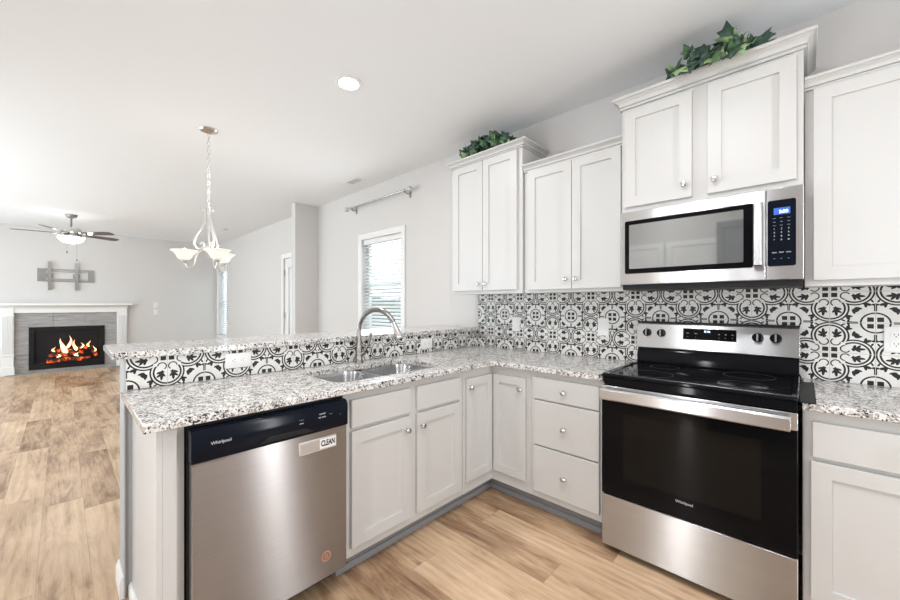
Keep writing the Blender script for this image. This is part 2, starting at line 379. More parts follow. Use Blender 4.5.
def text(s, size, origin, right, up, m, parent, name='lettering', depth=0.0004, bold=0.0, sx=1.0, label=None):
    cu = bpy.data.curves.new('t', 'FONT'); cu.body = s; cu.size = size; cu.extrude = depth; cu.offset = bold; cu.align_x = 'CENTER'; cu.align_y = 'CENTER'
    to = bpy.data.objects.new('t', cu); COL.objects.link(to); dg = bpy.context.evaluated_depsgraph_get(); dg.update()
    me = bpy.data.meshes.new_from_object(to.evaluated_get(dg)); bpy.data.objects.remove(to); bpy.data.curves.remove(cu)
    r = Vector(right).normalized(); u = Vector(up).normalized(); n = r.cross(u)
    mt = Matrix(((r.x*sx, u.x, n.x, origin[0]), (r.y*sx, u.y, n.y, origin[1]), (r.z*sx, u.z, n.z, origin[2]), (0, 0, 0, 1)))
    bm = B(); bm.from_mesh(me); bm.transform(mt); bpy.data.meshes.remove(me)
    return obj(name, bm, m, parent, smooth=False, recalc=False, label=label)

# ------------------------------------------------------------------ room shell
X0, X1, Y0, H = -8.25, 3.70, -5.10, 2.745
struct('floor', bx(X0, X1, Y0, 0, -0.05, 0), M['floor'], smooth=False)
struct('ceiling', bx(X0, X1, Y0, 0, H, H+0.05), M['ceiling'], smooth=False)
def wall(name, F, u0, u1, t, holes, m=None):
    bm = B(); us = sorted({u0, u1, *[h[0] for h in holes], *[h[1] for h in holes]})
    for a, b in zip(us, us[1:]):
        hs = sorted([(h[2], h[3]) for h in holes if h[0] <= a + 1e-6 and h[1] >= b - 1e-6]); z = 0
        for h0, h1 in hs:
            if h0 > z: fbox(bm, F, a, b, 0, -t, z, h0)
            z = h1
        fbox(bm, F, a, b, 0, -t, z, H)
    bmesh.ops.remove_doubles(bm, verts=bm.verts, dist=1e-5)
    return struct(name, bm, m or M['wall'], smooth=False)
WN1 = (-1.895, -1.105, 0.95, 2.105); WN2 = (-8.13, -7.45, 0.56, 2.12); DR1 = (-4.27, -3.35, 0.0, 2.07)
wall('wall_back', FW, X0, X1, 0.14, [WN1, WN2, DR1])
struct('wall_left', bx(X0-0.14, X0, Y0, 0.14, 0, H), M['wall'], smooth=False)
FR = lambda u, w, z: (X1-w, u, z)
wall('wall_right', FR, Y0, 0.14, 0.14, [(-1.13, -0.87, 0.35, 2.35)])
FB = lambda u, w, z: (u, Y0+w, z)
wall('wall_front', FB, X0-0.14, X1+0.14, 0.14, [(-5.1, -1.7, 0.3, 2.3), (-7.8, -5.4, 0.35, 2.25)])
FK = lambda u, w, z: (u, -3.80+w, z)
bm = B()
for u_0, u_1, hs in ((0.0, 1.07, ()), (1.07, 1.25, ((0.08, 1.62),)), (1.25, 2.75, ()), (2.75, 3.55, ((0.25, 2.25),)), (3.55, X1, ())):
    z_ = 0
    for h_0, h_1 in hs: fbox(bm, FK, u_0, u_1, 0, -0.12, z_, h_0); z_ = h_1
    fbox(bm, FK, u_0, u_1, 0, -0.12, z_, H)
struct('wall_kitchen', bm, M['wall'], smooth=False)
struct('wall_stub', bx(-3.185, -3.065, -0.345, 0, 0, H), M['wall'], smooth=False)
# half wall behind the peninsula cabinets
bm = B(); prism(bm, [(-0.150, -2.468), (0.0, -2.468), (0.0, -2.4625), (-0.0125, -2.4625), (-0.0125, 0.0), (-0.150, 0.0)], 0, 1.054)
struct('wall_half', bm, M['halfwall'], smooth=False)

def baseboard(name, F, u0, u1):
    prof = [(0, 0.004), (0.014, 0.004), (0.014, 0.075), (0.009, 0.09), (0.004, 0.10), (0, 0.10)]
    bm = B(); ring_join(bm, [[F(u0, w, z) for w, z in prof], [F(u1, w, z) for w, z in prof]], True, True, True)
    return struct(name, bm, M['trim'])
baseboard('baseboard_back', FW, -3.06, -0.166)
baseboard('baseboard_living', FW, X0+0.01, -4.37)
baseboard('baseboard_left', lambda u, w, z: (X0+w, u, z), -1.60, -0.02)
baseboard('baseboard_half', lambda u, w, z: (-0.150-w, u, z), -2.468, -0.02)
baseboard('baseboard_end', lambda u, w, z: (u, -2.468-w, z), -0.163, 0.0005)

def casing(bm, F, o, wd=0.068, t=0.018, sill=True):
    u0, u1, z0, z1 = o
    fbox(bm, F, u0-wd, u0, 0.0, t, z0-(wd if sill else 0), z1+wd); fbox(bm, F, u1, u1+wd, 0.0, t, z0-(wd if sill else 0), z1+wd)
    fbox(bm, F, u0, u1, 0.0, t, z1, z1+wd)
    if sill: fbox(bm, F, u0, u1, 0.0, t, z0-wd, z0)
def window(name, F, o, split=True):
    u0, u1, z0, z1 = o; r = sthing(name, F((u0+u1)/2, 0, z0))
    bm = B(); casing(bm, F, o); obj('window_casing', bm, M['trim'], r, bevel=0.002)
    bm = B(); fw = 0.035
    for a, b, c, d in ((u0, u0+fw, z0, z1), (u1-fw, u1, z0, z1), (u0+fw, u1-fw, z0, z0+fw), (u0+fw, u1-fw, z1-fw, z1)): fbox(bm, F, a, b, -0.12, -0.085, c, d)
    if split: fbox(bm, F, u0+fw, u1-fw, -0.12, -0.085, (z0+z1)/2-0.02, (z0+z1)/2+0.02)
    obj('window_frame', bm, M['trim'], r)
    obj('window_pane', fbox(B(), F, u0+fw, u1-fw, -0.105, -0.102, z0+fw, z1-fw), M['glass'], r)
    return r
window('window_1', FW, WN1); window('window_2', FW, WN2)
def blind(label, F, o, pitch=0.042, tilt=0.50, w=-0.045, group=None):
    u0, u1, z0, z1 = o; u0 += 0.006; u1 -= 0.006
    t = thing('venetian_blind', label, 'window blind', F((u0+u1)/2, w, z0))
    obj('headrail', fbox(B(), F, u0, u1, w-0.028, w+0.030, z1-0.062, z1-0.002), M['trim'], t, bevel=0.002)
    bm = B(); z = z1-0.085
    while z > z0+0.05:
        c, s = math.cos(tilt)*0.025, math.sin(tilt)*0.025
        ring_join(bm, [[F(u, w+c, z-s), F(u, w+0.3*c, z-0.3*s+0.003), F(u, w-c, z+s), F(u, w-c, z+s-0.003), F(u, w, z-0.001), F(u, w+c, z-s-0.003)] for u in (u0+0.004, u1-0.004)], True, True, True)
        z -= pitch
    obj('slats', bm, M['blind'], t)
    obj('bottom_rail', fbox(B(), F, u0+0.004, u1-0.004, w-0.022, w+0.022, z0+0.006, z0+0.03), M['trim'], t, bevel=0.002)
    for u in (u0+0.12, u1-0.12): obj('ladder_cord', tube(B(), [F(u, w+0.028, z1-0.06), F(u, w+0.028, z0+0.03)], 0.0012, 6), M['trim'], t)
    return t
blind('white slatted blind in the window left of the wall cabinets, below the curtain rod', FW, WN1)
blind('white slatted blind in the far narrow window beyond the chandelier', FW, WN2, pitch=0.05, tilt=0.55)

# glazed door beyond the stub wall
d1 = sthing('door_1', FW(-3.81, 0, 0))
bm = B(); casing(bm, FW, DR1, 0.08, 0.02, False); obj('door_casing', bm, M['trim'], d1, bevel=0.002)
bm = B(); a0, a1, h0, h1 = DR1
for a, b, c, d in ((a0+0.001, a0+0.13, 0.01, h1-0.001), (a1-0.13, a1-0.001, 0.01, h1-0.001), (a0+0.13, a1-0.13, 0.01, 0.25), (a0+0.13, a1-0.13, h1-0.15, h1-0.001)): fbox(bm, FW, a, b, -0.06, -0.012, c, d)
obj('door_frame', bm, M['trim'], d1, bevel=0.002)
obj('door_pane', fbox(B(), FW, a0+0.13, a1-0.13, -0.052, -0.048, 0.25, h1-0.15), M['glass'], d1)
bm = B()
for z in (0.25, 1.05, 1.78): obj('door_hinge', fbox(B(), FW, a0+0.002, a0+0.018, -0.011, -0.003, z, z+0.10), M['greymetal'], d1)
bm = B(); z = h1-0.17
while z > 0.28:
    fbox(bm, FW, a0+0.135, a1-0.135, -0.044, -0.038, z-0.0265, z); z -= 0.028
obj('door_blind', bm, M['blind'], d1)

# behind the camera: mirrored doors, and added unseen windows around the fill lamps
window('added_window_3', FR, (-1.13, -0.87, 0.35, 2.35), False)  # slit window added around the dishwasher streak lamp
window('added_window_5', FB, (-5.1, -1.7, 0.3, 2.3)); window('added_window_6', FB, (-7.8, -5.4, 0.35, 2.25)); window('added_window_4', FK, (2.75, 3.55, 0.25, 2.25))  # windows added to frame the kitchen, dining and living fill
def panel_door(name, u0, u1, pane=None):
    r = sthing(name, FK((u0+u1)/2, 0, 0)); bm = B(); casing(bm, FK, (u0, u1, 0.0, 2.05), 0.07, 0.02, False); obj('door_casing', bm, M['trim'], r)
    bm = B(); us = [u0+0.003, u0+0.11, u1-0.11, u1-0.003]
    if pane:
        fbox(bm, FK, u0+0.003, pane[0], 0.001, 0.012, 0.008, 2.045); fbox(bm, FK, pane[1], u1-0.003, 0.001, 0.012, 0.008, 2.045); fbox(bm, FK, pane[0], pane[1], 0.001, 0.012, 0.008, pane[2]); fbox(bm, FK, pane[0], pane[1], 0.001, 0.012, pane[3], 2.045)
        obj('door_pane', fbox(B(), FK, pane[0], pane[1], -0.03, -0.027, pane[2], pane[3]), M['glass'], r)
    else:
        fbox(bm, FK, u0+0.003, u1-0.003, 0.001, 0.006, 0.008, 2.045)
        for a, b in ((0.008, 0.2), (0.95, 1.08), (1.92, 2.045)): fbox(bm, FK, us[1], us[2], 0.006, 0.014, a, b)
        fbox(bm, FK, us[0], us[1], 0.006, 0.014, 0.008, 2.045); fbox(bm, FK, us[2], us[3], 0.006, 0.014, 0.008, 2.045)
    obj('door_leaf', bm, M['trim'], r)
panel_door('door_2', 0.88, 1.335, (1.07, 1.25, 0.08, 1.62)); panel_door('door_3', 0.10, 0.72)  # narrow pane of door_2 is added for the range streak lamp
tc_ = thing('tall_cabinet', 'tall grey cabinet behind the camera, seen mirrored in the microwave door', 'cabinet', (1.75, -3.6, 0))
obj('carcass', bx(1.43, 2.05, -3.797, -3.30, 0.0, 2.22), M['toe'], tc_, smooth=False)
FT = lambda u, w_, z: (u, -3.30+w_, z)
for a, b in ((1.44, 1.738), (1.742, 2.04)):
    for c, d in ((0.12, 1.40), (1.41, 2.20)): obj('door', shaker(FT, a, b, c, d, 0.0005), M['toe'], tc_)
# outdoors
struct('ground', bx(-14, 9, 0.30, 14, -0.5, -0.3), M['grass'], smooth=False)
bm = B(); bmesh.ops.create_icosphere(bm, subdivisions=4, radius=1)
for v in bm.verts:
    n = random.uniform(0.9, 1.08); v.co = Vector((-6.6+v.co.x*5.0*n, 3.6+v.co.y*0.8*n, -0.3+max(0, v.co.z)*1.70*n))
tag(obj('hedge', bm, M['hedge'], smooth=False), 'dark green hedge outside, glimpsed through the lower slats of the blind', 'hedge')

# ------------------------------------------------------------------ backsplash tile
bm = bx(0.0, 1.371, -0.012, -0.001, 0.915, 1.40); box(bm, 1.371, 2.134, -0.012, -0.001, 0.70, 1.40); box(bm, 2.134, 3.05, -0.012, -0.001, 0.915, 1.40)
tag(obj('tile_backsplash', bm, M['tile_wall'], smooth=False), 'black and white patterned tile backsplash on the wall behind the range', 'tile backsplash')
tag(obj('tile_backsplash', bx(-0.012, 0, -2.462, -0.013, 0.915, 1.054), M['tile_half'], smooth=False), 'low strip of black and white patterned tile on the half wall behind the sink', 'tile backsplash')

# ------------------------------------------------------------------ granite
r = 0.03; e = 0.65
outl = [(0.001, -2.478), (0.001, -0.014), (1.368, -0.014), (1.368, -e)]
for i in range(9):
    a = PI/2 + PI/2*i/8; outl.append((e+0.05+0.05*math.cos(a), -e-0.05+0.05*math.sin(a)))
outl += [(e, -2.478)]
hole = rrect(0.135, 0.535, -1.735, -1.005, 0.085)
bm = B(); prism(bm, outl, 0.884, 0.914, [hole])
ct = obj('countertop', bm, M['granite'], bevel=0.003)
tag(ct, 'speckled grey and white granite worktop of the corner run, cut out for the sink', 'countertop')
bm = bx(2.137, 3.05, -0.65, -0.014, 0.884, 0.914)
tag(obj('countertop', bm, M['granite'], bevel=0.003), 'short speckled granite worktop to the right of the range', 'countertop')
bm = bx(-0.455, 0.022, -2.508, -0.002, 1.055, 1.085)
tag(obj('bar_top', bm, M['granite'], bevel=0.004), 'raised granite bar ledge on top of the half wall', 'bar top')

# ------------------------------------------------------------------ base cabinets
def carcass(F, u0, u1, d, z0, z1, top, parent, t=0.016, w0=0.012, frame=None):
    bm = B()
    fbox(bm, F, u0, u0+t, w0, d-0.019, z0, z1); fbox(bm, F, u1-t, u1, w0, d-0.019, z0, z1)
    fbox(bm, F, u0+t, u1-t, w0, d-0.019, z0, z0+t); fbox(bm, F, u0+t, u1-t, w0, w0+0.006, z0+t, z1)
    if top: fbox(bm, F, u0+t, u1-t, w0+0.006, d-0.019, z1-t, z1)
    obj('carcass', bm, M['cab'], parent, smooth=False)
    fz0, fz1 = frame or (z0, z1)
    obj('face_frame', fbox(B(), F, u0, u1, d-0.019, d, fz0, fz1), M['cab'], parent, bevel=0.0015)
def toe(F, u0, u1, parent, d=0.535):
    bm = fbox(B(), F, u0, u1, d-0.012, d, 0.003, 0.104)
    prof = [(0, 0.003), (0.014, 0.003), (0.014, 0.012), (0.006, 0.030), (0, 0.032)]
    ring_join(bm, [[F(u0, d+w_, z) for w_, z in prof], [F(u1, d+w_, z) for w_, z in prof]], True, True, True)
    obj('toe_kick', bm, M['toe'], parent, label='grey recessed toe kick')
Z0, Z1, D = 0.105, 0.883, 0.61
# sink base
sb = thing('base_cabinet', 'light grey sink base cabinet with two doors and two false drawer fronts beside the dishwasher', 'cabinet', (0.3, -1.33, 0))
carcass(FP, -1.753, -0.918, D, Z0, Z1, False, sb); toe(FP, -1.753, -0.918, sb)
for a, b, kd in ((-1.716, -1.356, -1.386), (-1.305, -0.955, -1.277)):
    dd = obj('door', shaker(FP, a, b, 0.152, 0.697, D+0.0005), M['cab'], sb); knob(FP, kd, 0.630, D+0.0195, dd)
    obj('drawer_front', slab(FP, a, b, 0.714, 0.846, D+0.0005), M['cab'], sb)
# corner base with a folding pair of doors
cb = thing('corner_cabinet', 'light grey corner base cabinet with a folding pair of doors meeting in the corner', 'cabinet', (0.35, -0.35, 0))
bm = bx(0.012, 0.028, -0.916, -0.012, Z0, Z1); box(bm, 0.028, 0.913, -0.028, -0.012, Z0, Z1); box(bm, 0.897, 0.913, -0.59, -0.028, Z0, Z1); box(bm, 0.028, 0.59, -0.916, -0.900, Z0, Z1)
box(bm, 0.028, 0.59, -0.900, -0.028, Z0, Z0+0.016); box(bm, 0.59, 0.897, -0.59, -0.028, Z0, Z0+0.016)
obj('carcass', bm, M['cab'], cb, smooth=False)
bm = bx(0.591, 0.610, -0.916, -0.61, Z0, Z1); box(bm, 0.591, 0.913, -0.61, -0.591, Z0, Z1); obj('face_frame', bm, M['cab'], cb)
bm = bx(0.523, 0.535, -0.916, -0.523, 0.003, 0.104); box(bm, 0.535, 0.913, -0.535, -0.523, 0.003, 0.104)
prof = [(0, 0.003), (0.014, 0.003), (0.014, 0.012), (0.006, 0.030), (0, 0.032)]
ring_join(bm, [[(0.535+a_, -0.916, z) for a_, z in prof], [(0.535+a_, -0.535-a_, z) for a_, z in prof], [(0.913, -0.535-a_, z) for a_, z in prof]], True, True, True)
obj('toe_kick', bm, M['toe'], cb, label='grey recessed toe kick')
dd = obj('door', shaker(FP, -0.890, -0.633, 0.178, 0.826, D+0.0005, fw=0.05), M['cab'], cb); knob(FP, -0.868, 0.768, D+0.0195, dd)
dd = obj('door', shaker(FW, 0.633, 0.881, 0.178, 0.826, D+0.0005, fw=0.05), M['cab'], cb); knob(FW, 0.848, 0.755, D+0.0195, dd)
# drawer base
db = thing('drawer_cabinet', 'light grey base cabinet of three drawers left of the range', 'cabinet', (1.14, -0.3, 0))
carcass(FW, 0.914, 1.367, D, Z0, Z1, False, db); toe(FW, 0.914, 1.367, db)
for a, b in ((0.716, 0.846), (0.436, 0.706), (0.148, 0.426)):
    dr = obj('drawer', slab(FW, 0.940, 1.343, a, b, D+0.0005), M['cab'], db); knob(FW, 1.142, (a+b)/2 if a > 0.7 else (a+b)/2-0.005, D+0.0195, dr)
# base right of range
rb = thing('base_cabinet', 'light grey base cabinet with a drawer over a door to the right of the range', 'cabinet', (2.44, -0.3, 0))
carcass(FW, 2.138, 2.745, D, Z0, Z1, False, rb); toe(FW, 2.138, 2.745, rb)
dr = obj('drawer', slab(FW, 2.165, 2.718, 0.702, 0.838, D+0.0005), M['cab'], rb); knob(FW, 2.44, 0.77, D+0.0195, dr)
dd = obj('door', shaker(FW, 2.161, 2.718, 0.148, 0.686, D+0.0005), M['cab'], rb); knob(FW, 2.69, 0.62, D+0.0195, dd)
# end panel of the peninsula
ep = thing('end_panel', 'pale grey painted end panel closing the peninsula left of the dishwasher', 'panel', (0.3, -2.43, 0))
obj('panel', bx(0.001, 0.609, -2.440, -2.424, 0.0, 0.883), M['cab'], ep, smooth=False)
obj('stile', bx(0.580, 0.609, -2.4235, -2.384, 0.0, 0.883), M['cab'], ep, smooth=False)
obj('filler_strip', bx(0.575, 0.600, -2.3838, -2.362, 0.0, 0.883), M['cab'], ep, smooth=False)
bm = B(); pf = [(0, 0.0), (0.012, 0.0), (0.012, 0.055), (0.004, 0.068), (0, 0.068)]
ring_join(bm, [[(x_, -2.440-a_, z) for a_, z in pf] for x_ in (0.002, 0.609)], True, True, True); obj('base_moulding', bm, M['trim'], ep, label='white base moulding')

# ------------------------------------------------------------------ sink and faucet
sk = thing('sink', 'stainless steel double bowl sink set under the granite', 'sink', (0.33, -1.37, 0.70))
def basin(y0, y1, depth, zt=0.8825):
    bm = B(); rings = []
    x0, x1 = 0.125, 0.545
    for i, z, rr in ((0.0, zt, 0.085), (0.004, zt-0.02, 0.082), (0.012, zt-depth+0.03, 0.075), (0.022, zt-depth+0.010, 0.07), (0.045, zt-depth, 0.055)):
        rings.append([(x, y, z) for x, y in rrect(x0+i, x1-i, y0+i, y1-i, rr)])
    out = [[(x, y, z) for x, y in rrect(x0-0.006, x1+0.006, y0-0.006, y1+0.006, 0.088)] for z in (zt, zt-0.012)]
    ring_join(bm, [out[1], out[0]]+rings, True, False, True)
    return bm
for y0, y1, dp in ((-1.745, -1.3813, 0.17), (-1.3687, -0.995, 0.17)):
    bo = obj('basin', basin(y0, y1, dp), M['sink'], sk)
    bm = B(); lathe(bm, [(0.045, 0), (0.043, 0.004), (0.030, 0.003), (0.028, 0.001)], (0.335, (y0+y1)/2, 0.8825-dp+0.0005)); obj('drain', bm, M['chrome'], bo)
fc = thing('faucet', 'brushed steel pull-down kitchen faucet with a high arched spout behind the sink', 'faucet', (0.072, -1.318, 0.914))
bx_, by_ = 0.072, -1.318
bm = B(); lathe(bm, [(0.029, 0), (0.029, 0.006), (0.025, 0.012), (0.023, 0.05), (0.019, 0.11), (0.0165, 0.14)], (bx_, by_, 0.9145)); obj('body', bm, M['faucet'], fc)
fa = math.radians(22); fx_, fy_ = math.cos(fa), math.sin(fa)
pth = [(bx_, by_, 1.05), (bx_, by_, 1.13)]
for i in range(15):
    a = PI - (PI*0.90)*i/14; q_ = 0.132+0.132*math.cos(a); pth.append((bx_+q_*fx_, by_+q_*fy_, 1.128+0.132*math.sin(a)))
bm = B(); tube(bm, pth, 0.0160, 14); obj('spout', bm, M['faucet'], fc)
e0 = Vector(pth[-1]); dv = (e0 - Vector(pth[-2])).normalized(); dv = (dv+Vector((0.16*fx_, 0.16*fy_, -0.2))).normalized()
bm = B(); lathe(bm, [(0.0165, -0.01), (0.018, 0.004), (0.021, 0.04), (0.026, 0.085), (0.0255, 0.095), (0.018, 0.096)], e0, dv, 18); obj('spray_head', bm, M['nickel'], fc)
bm = B(); cyl(bm, (bx_+0.012, by_+0.006, 0.968), (bx_+0.032, by_+0.024, 0.985), 0.017, 0.014); tube(bm, [(bx_+0.026, by_+0.018, 0.980), (bx_+0.045, by_+0.040, 1.03), (bx_+0.052, by_+0.050, 1.075), (bx_+0.055, by_+0.055, 1.11)], [0.010, 0.0085, 0.009, 0.010], 10); obj('lever', bm, M['faucet'], fc)

# ------------------------------------------------------------------ dishwasher
dw = thing('dishwasher', 'stainless steel dishwasher with a black control panel under the peninsula worktop', 'dishwasher', (0.35, -2.056, 0))
ya, yb = -2.356, -1.760
obj('tub', bx(0.03, 0.615, ya, yb, 0.11, 0.872), M['blackmatte'], dw, smooth=False)
bm = B(); ring_join(bm, [[(0.616, a, b) for a, b in rrect(ya+0.004, yb-0.001, 0.112, 0.752, 0.004, 2)], [(0.655, a, b) for a, b in rrect(ya+0.004, yb-0.001, 0.112, 0.752, 0.004, 2)], [(0.660, a, b) for a, b in rrect(ya+0.008, yb-0.005, 0.116, 0.752, 0.004, 2)]], True, True, True)
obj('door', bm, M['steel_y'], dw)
cp = []
for y in (ya+0.001, yb-0.001):
    cp.append([(0.616, y, 0.754), (0.664, y, 0.754), (0.668, y, 0.762), (0.668, y, 0.845), (0.660, y, 0.862), (0.650, y, 0.866), (0.616, y, 0.866)])
bm = B(); ring_join(bm, cp, True, True, True); pn = obj('control_panel', bm, M['navy'], dw, bevel=0.0015)
bm = B(); ring_join(bm, [[(0.6682, a, b) for a, b in ((-2.14, 0.765), (-1.92, 0.765), (-1.96, 0.785), (-2.10, 0.785))], [(0.6700, a, b) for a, b in ((-2.14, 0.765), (-1.92, 0.765), (-1.96, 0.783), (-2.10, 0.783))]], True, True, True)
obj('grip_recess', bm, M['blackmatte'], pn)
text('Whirlpool', 0.0155, (0.6685, -2.265, 0.812), (0, 1, 0), (0, 0, 1), M['text_w'], pn, 'brand_lettering')
for y, z, s, sz in ((-1.975, 0.822, '- - -', 0.012), (-1.975, 0.808, 'ooo', 0.010), (-1.885, 0.829, 'normal', 0.010), (-1.885, 0.815, 'oo ooo', 0.011), (-1.845, 0.822, '- -', 0.012), (-1.80, 0.81, 'o', 0.006)):
    text(s, sz, (0.6685, y, z), (0, 1, 0), (0, 0, 1), M['text_w'], pn, 'button_print')
obj('kick_plate', bx(0.52, 0.535, ya+0.01, yb-0.01, 0.012, 0.108), M['blackmatte'], dw, smooth=False)
for y in (ya+0.05, yb-0.05):
    bm = B(); cyl(bm, (0.45, y, 0.0), (0.45, y, 0.11), 0.014); obj('foot', bm, M['blackmatte'], dw)
bm = B(); lathe(bm, [(0.022, 0), (0.022, 0.0008)], (0.6605, -1.862, 0.208), (1, 0, 0), 24); st = obj('energy_sticker', bm, M['copper'], dw, label='round copper sticker')
bm = B(); lathe(bm, [(0.0165, 0), (0.0165, 0.0003)], (0.6616, -1.862, 0.208), (1, 0, 0), 24); ss = obj('sticker_print', bm, mat('sticker_brown', (0.30, 0.16, 0.11, 1), 0.5), st)
bm = B()
for q in range(5): box(bm, 0.6618, 0.6621, -1.871+0.001*q, -1.853-0.001*q, 0.200+0.004*q, 0.2015+0.004*q)
obj('print_lines', bm, M['copper'], st)
# sliding sign
cs = thing('clean_sign', 'small silver sliding magnet reading CLEAN near the top right of the dishwasher door', 'magnet', (0.6615, -1.90, 0.70))
obj('backing', bx(0.6606, 0.664, -1.985, -1.815, 0.672, 0.726), mat('satin_silver_sign', (0.62, 0.60, 0.58, 1), 0.3, 0.6), cs, bevel=0.002)
obj('slider', bx(0.6641, 0.6655, -1.978, -1.895, 0.679, 0.719), mat('grey_slider', (0.50, 0.47, 0.45, 1), 0.35, 0.6), cs, bevel=0.001)
obj('plate', bx(0.6641, 0.6648, -1.893, -1.820, 0.679, 0.719), M['plastic'], cs)
text('CLEAN', 0.034, (0.6652, -1.856, 0.699), (0, 1, 0), (0, 0, 1), M['text_k'], cs, 'sign_lettering', bold=0.0011, sx=0.60)

# ------------------------------------------------------------------ range
RX0, RX1 = 1.374, 2.127
rg = thing('range', 'freestanding stainless steel electric range with a black glass oven door', 'range', (1.752, -0.35, 0))
obj('body', bx(RX0+0.003, RX1-0.003, -0.640, -0.030, 0.035, 0.915), M['blackmatte'], rg, smooth=False)
for x in (RX0+0.04, RX1-0.04):
    for y in (-0.60, -0.08): obj('foot', cyl(B(), (x, y, 0), (x, y, 0.036), 0.015), M['blackmatte'], rg)
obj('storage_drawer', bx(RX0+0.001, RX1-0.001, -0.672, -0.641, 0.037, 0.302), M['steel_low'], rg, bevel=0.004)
od = obj('oven_door', bx(RX0+0.001, RX1-0.001, -0.676, -0.641, 0.309, 0.872), M['blackglass'], rg, bevel=0.004)
obj('door_window', bx(RX0+0.11, RX1-0.11, -0.6768, -0.6762, 0.41, 0.74), mat('oven_window_glass', (0.009, 0.008, 0.007, 1), 0.07, IOR=1.20), od, bevel=0.0)
obj('door_top_trim', bx(RX0+0.002, RX1-0.002, -0.680, -0.6763, 0.805, 0.872), M['steel_x'], od, bevel=0.002)
bm = B(); hp = [(-0.735, 0.815), (-0.728, 0.808), (-0.718, 0.808), (-0.716, 0.815), (-0.716, 0.858), (-0.720, 0.866), (-0.728, 0.866), (-0.736, 0.858)]
ring_join(bm, [[(x, y, z) for y, z in hp] for x in (RX0+0.012, RX1-0.022)], True, True, True)
hb = obj('handle', bm, M['steel_x'], od, bevel=0.001)
for x in (RX0+0.022, RX1-0.055): obj('handle_bracket', bx(x, x+0.028, -0.716, -0.681, 0.815, 0.858), M['steel_x'], hb, bevel=0.002)
text('Whirlpool', 0.0165, (1.748, -0.6775, 0.385), (1, 0, 0), (0, 0, 1), M['text_w'], od, 'brand_lettering')
obj('vent_trim', bx(RX0+0.002, RX1-0.002, -0.655, -0.641, 0.878, 0.912), M['black'], rg, bevel=0.002)
# cooktop with a raised rim
bm = B()
def rr(i, z, rd=0.012): return [(x, y, z) for x, y in rrect(RX0-0.0005+i, RX1+0.0005-i, -0.675+i, -0.072-i, rd, 4)]
ring_join(bm, [rr(0.006, 0.916), rr(0.0, 0.920), rr(0.0, 0.929), rr(0.004, 0.934), rr(0.020, 0.934), rr(0.024, 0.929)], True, True, True)
ck = obj('cooktop', bm, M['black'], rg)
brp = mat('burner_ring_print', (0.05, 0.05, 0.05, 1), 0.3)
for x, y, ra in ((1.56, -0.50, 0.105), (1.94, -0.50, 0.09), (1.56, -0.22, 0.075), (1.94, -0.22, 0.105)):
    for q in (ra,): bm = lathe(B(), [(q, 0), (q, 0.0004), (q-0.0015, 0.0004), (q-0.0015, 0)], (x, y, 0.9292), (0, 0, 1), 40, cap=False); obj('burner_marking', bm, brp, ck)
# back guard
prf = [(-0.075, 0.930), (-0.100, 0.935), (-0.100, 0.975), (-0.084, 1.020), (-0.030, 1.020), (-0.030, 0.916), (-0.071, 0.916)]
bm = B(); ring_join(bm, [[(x, y, z) for y, z in prf] for x in (RX0+0.002, RX1-0.002)], True, True, True); obj('rear_vent_panel', bm, M['black'], rg, bevel=0.002)
prf = [(-0.082, 1.0215), (-0.100, 1.023), (-0.104, 1.028), (-0.088, 1.170), (-0.080, 1.178), (-0.034, 1.178), (-0.034, 1.0215)]
bm = B(); ring_join(bm, [[(x, y, z) for y, z in prf] for x in (RX0-0.001, RX1+0.001)], True, True, True); cpn = obj('control_panel', bm, M['steel_x'], rg, bevel=0.002)
obj('panel_cap', bx(RX0-0.001, RX1+0.001, -0.084, -0.033, 1.1785, 1.186), M['blackmatte'], rg, bevel=0.002)
nrm = Vector((0, -math.cos(0.112), math.sin(0.112)))
def pp(x, z, o=0.0): return Vector((x, -0.104+(z-1.028)*0.1127, z)) + nrm*o
bm = B(); pts = [(1.627, 1.088), (1.877, 1.088), (1.877, 1.152), (1.627, 1.152)]
ring_join(bm, [[pp(x, z, 0.0004) for x, z in pts], [pp(x, z, 0.002) for x, z in pts]], True, True, True); dsp = obj('display', bm, M['blackglass'], cpn)
upv = Vector((0, math.sin(0.112), math.cos(0.112)))
text('8:46', 0.017, pp(1.745, 1.137, 0.0026), (1, 0, 0), upv, M['led_txt'], dsp, 'clock_digits')
for i, x in enumerate((1.65, 1.69, 1.80, 1.83, 1.86)):
    text('ooo' if i < 2 else 'oo', 0.008, pp(x, 1.125, 0.0026), (1, 0, 0), upv, M['text_w'], dsp, 'button_print')
    text('---', 0.008, pp(x, 1.105, 0.0026), (1, 0, 0), upv, M['text_w'], dsp, 'button_print')
for x in (1.433, 1.512, 1.966, 2.038):
    bm = B(); lathe(bm, [(0.024, 0.0005), (0.024, 0.004), (0.021, 0.006), (0.019, 0.024), (0.017, 0.026)], pp(x, 1.118), nrm, 24); kk = obj('knob', bm, M['black'], cpn, label='black rotary knob')
    bm = B(); c = pp(x, 1.118, 0.0262); u_ = upv
    ring_join(bm, [[c+Vector((sx*0.0035, 0, 0))+u_*sz*0.019+nrm*o for sx, sz in ((-1, -1), (1, -1), (1, 1), (-1, 1))] for o in (-0.004, 0.006)], True, True, True)
    obj('pointer', bm, M['greymetal'], kk)
    text('- o -', 0.009, pp(x, 1.151, 0.0004), (1, 0, 0), upv, M['text_k'], cpn, 'dial_print')
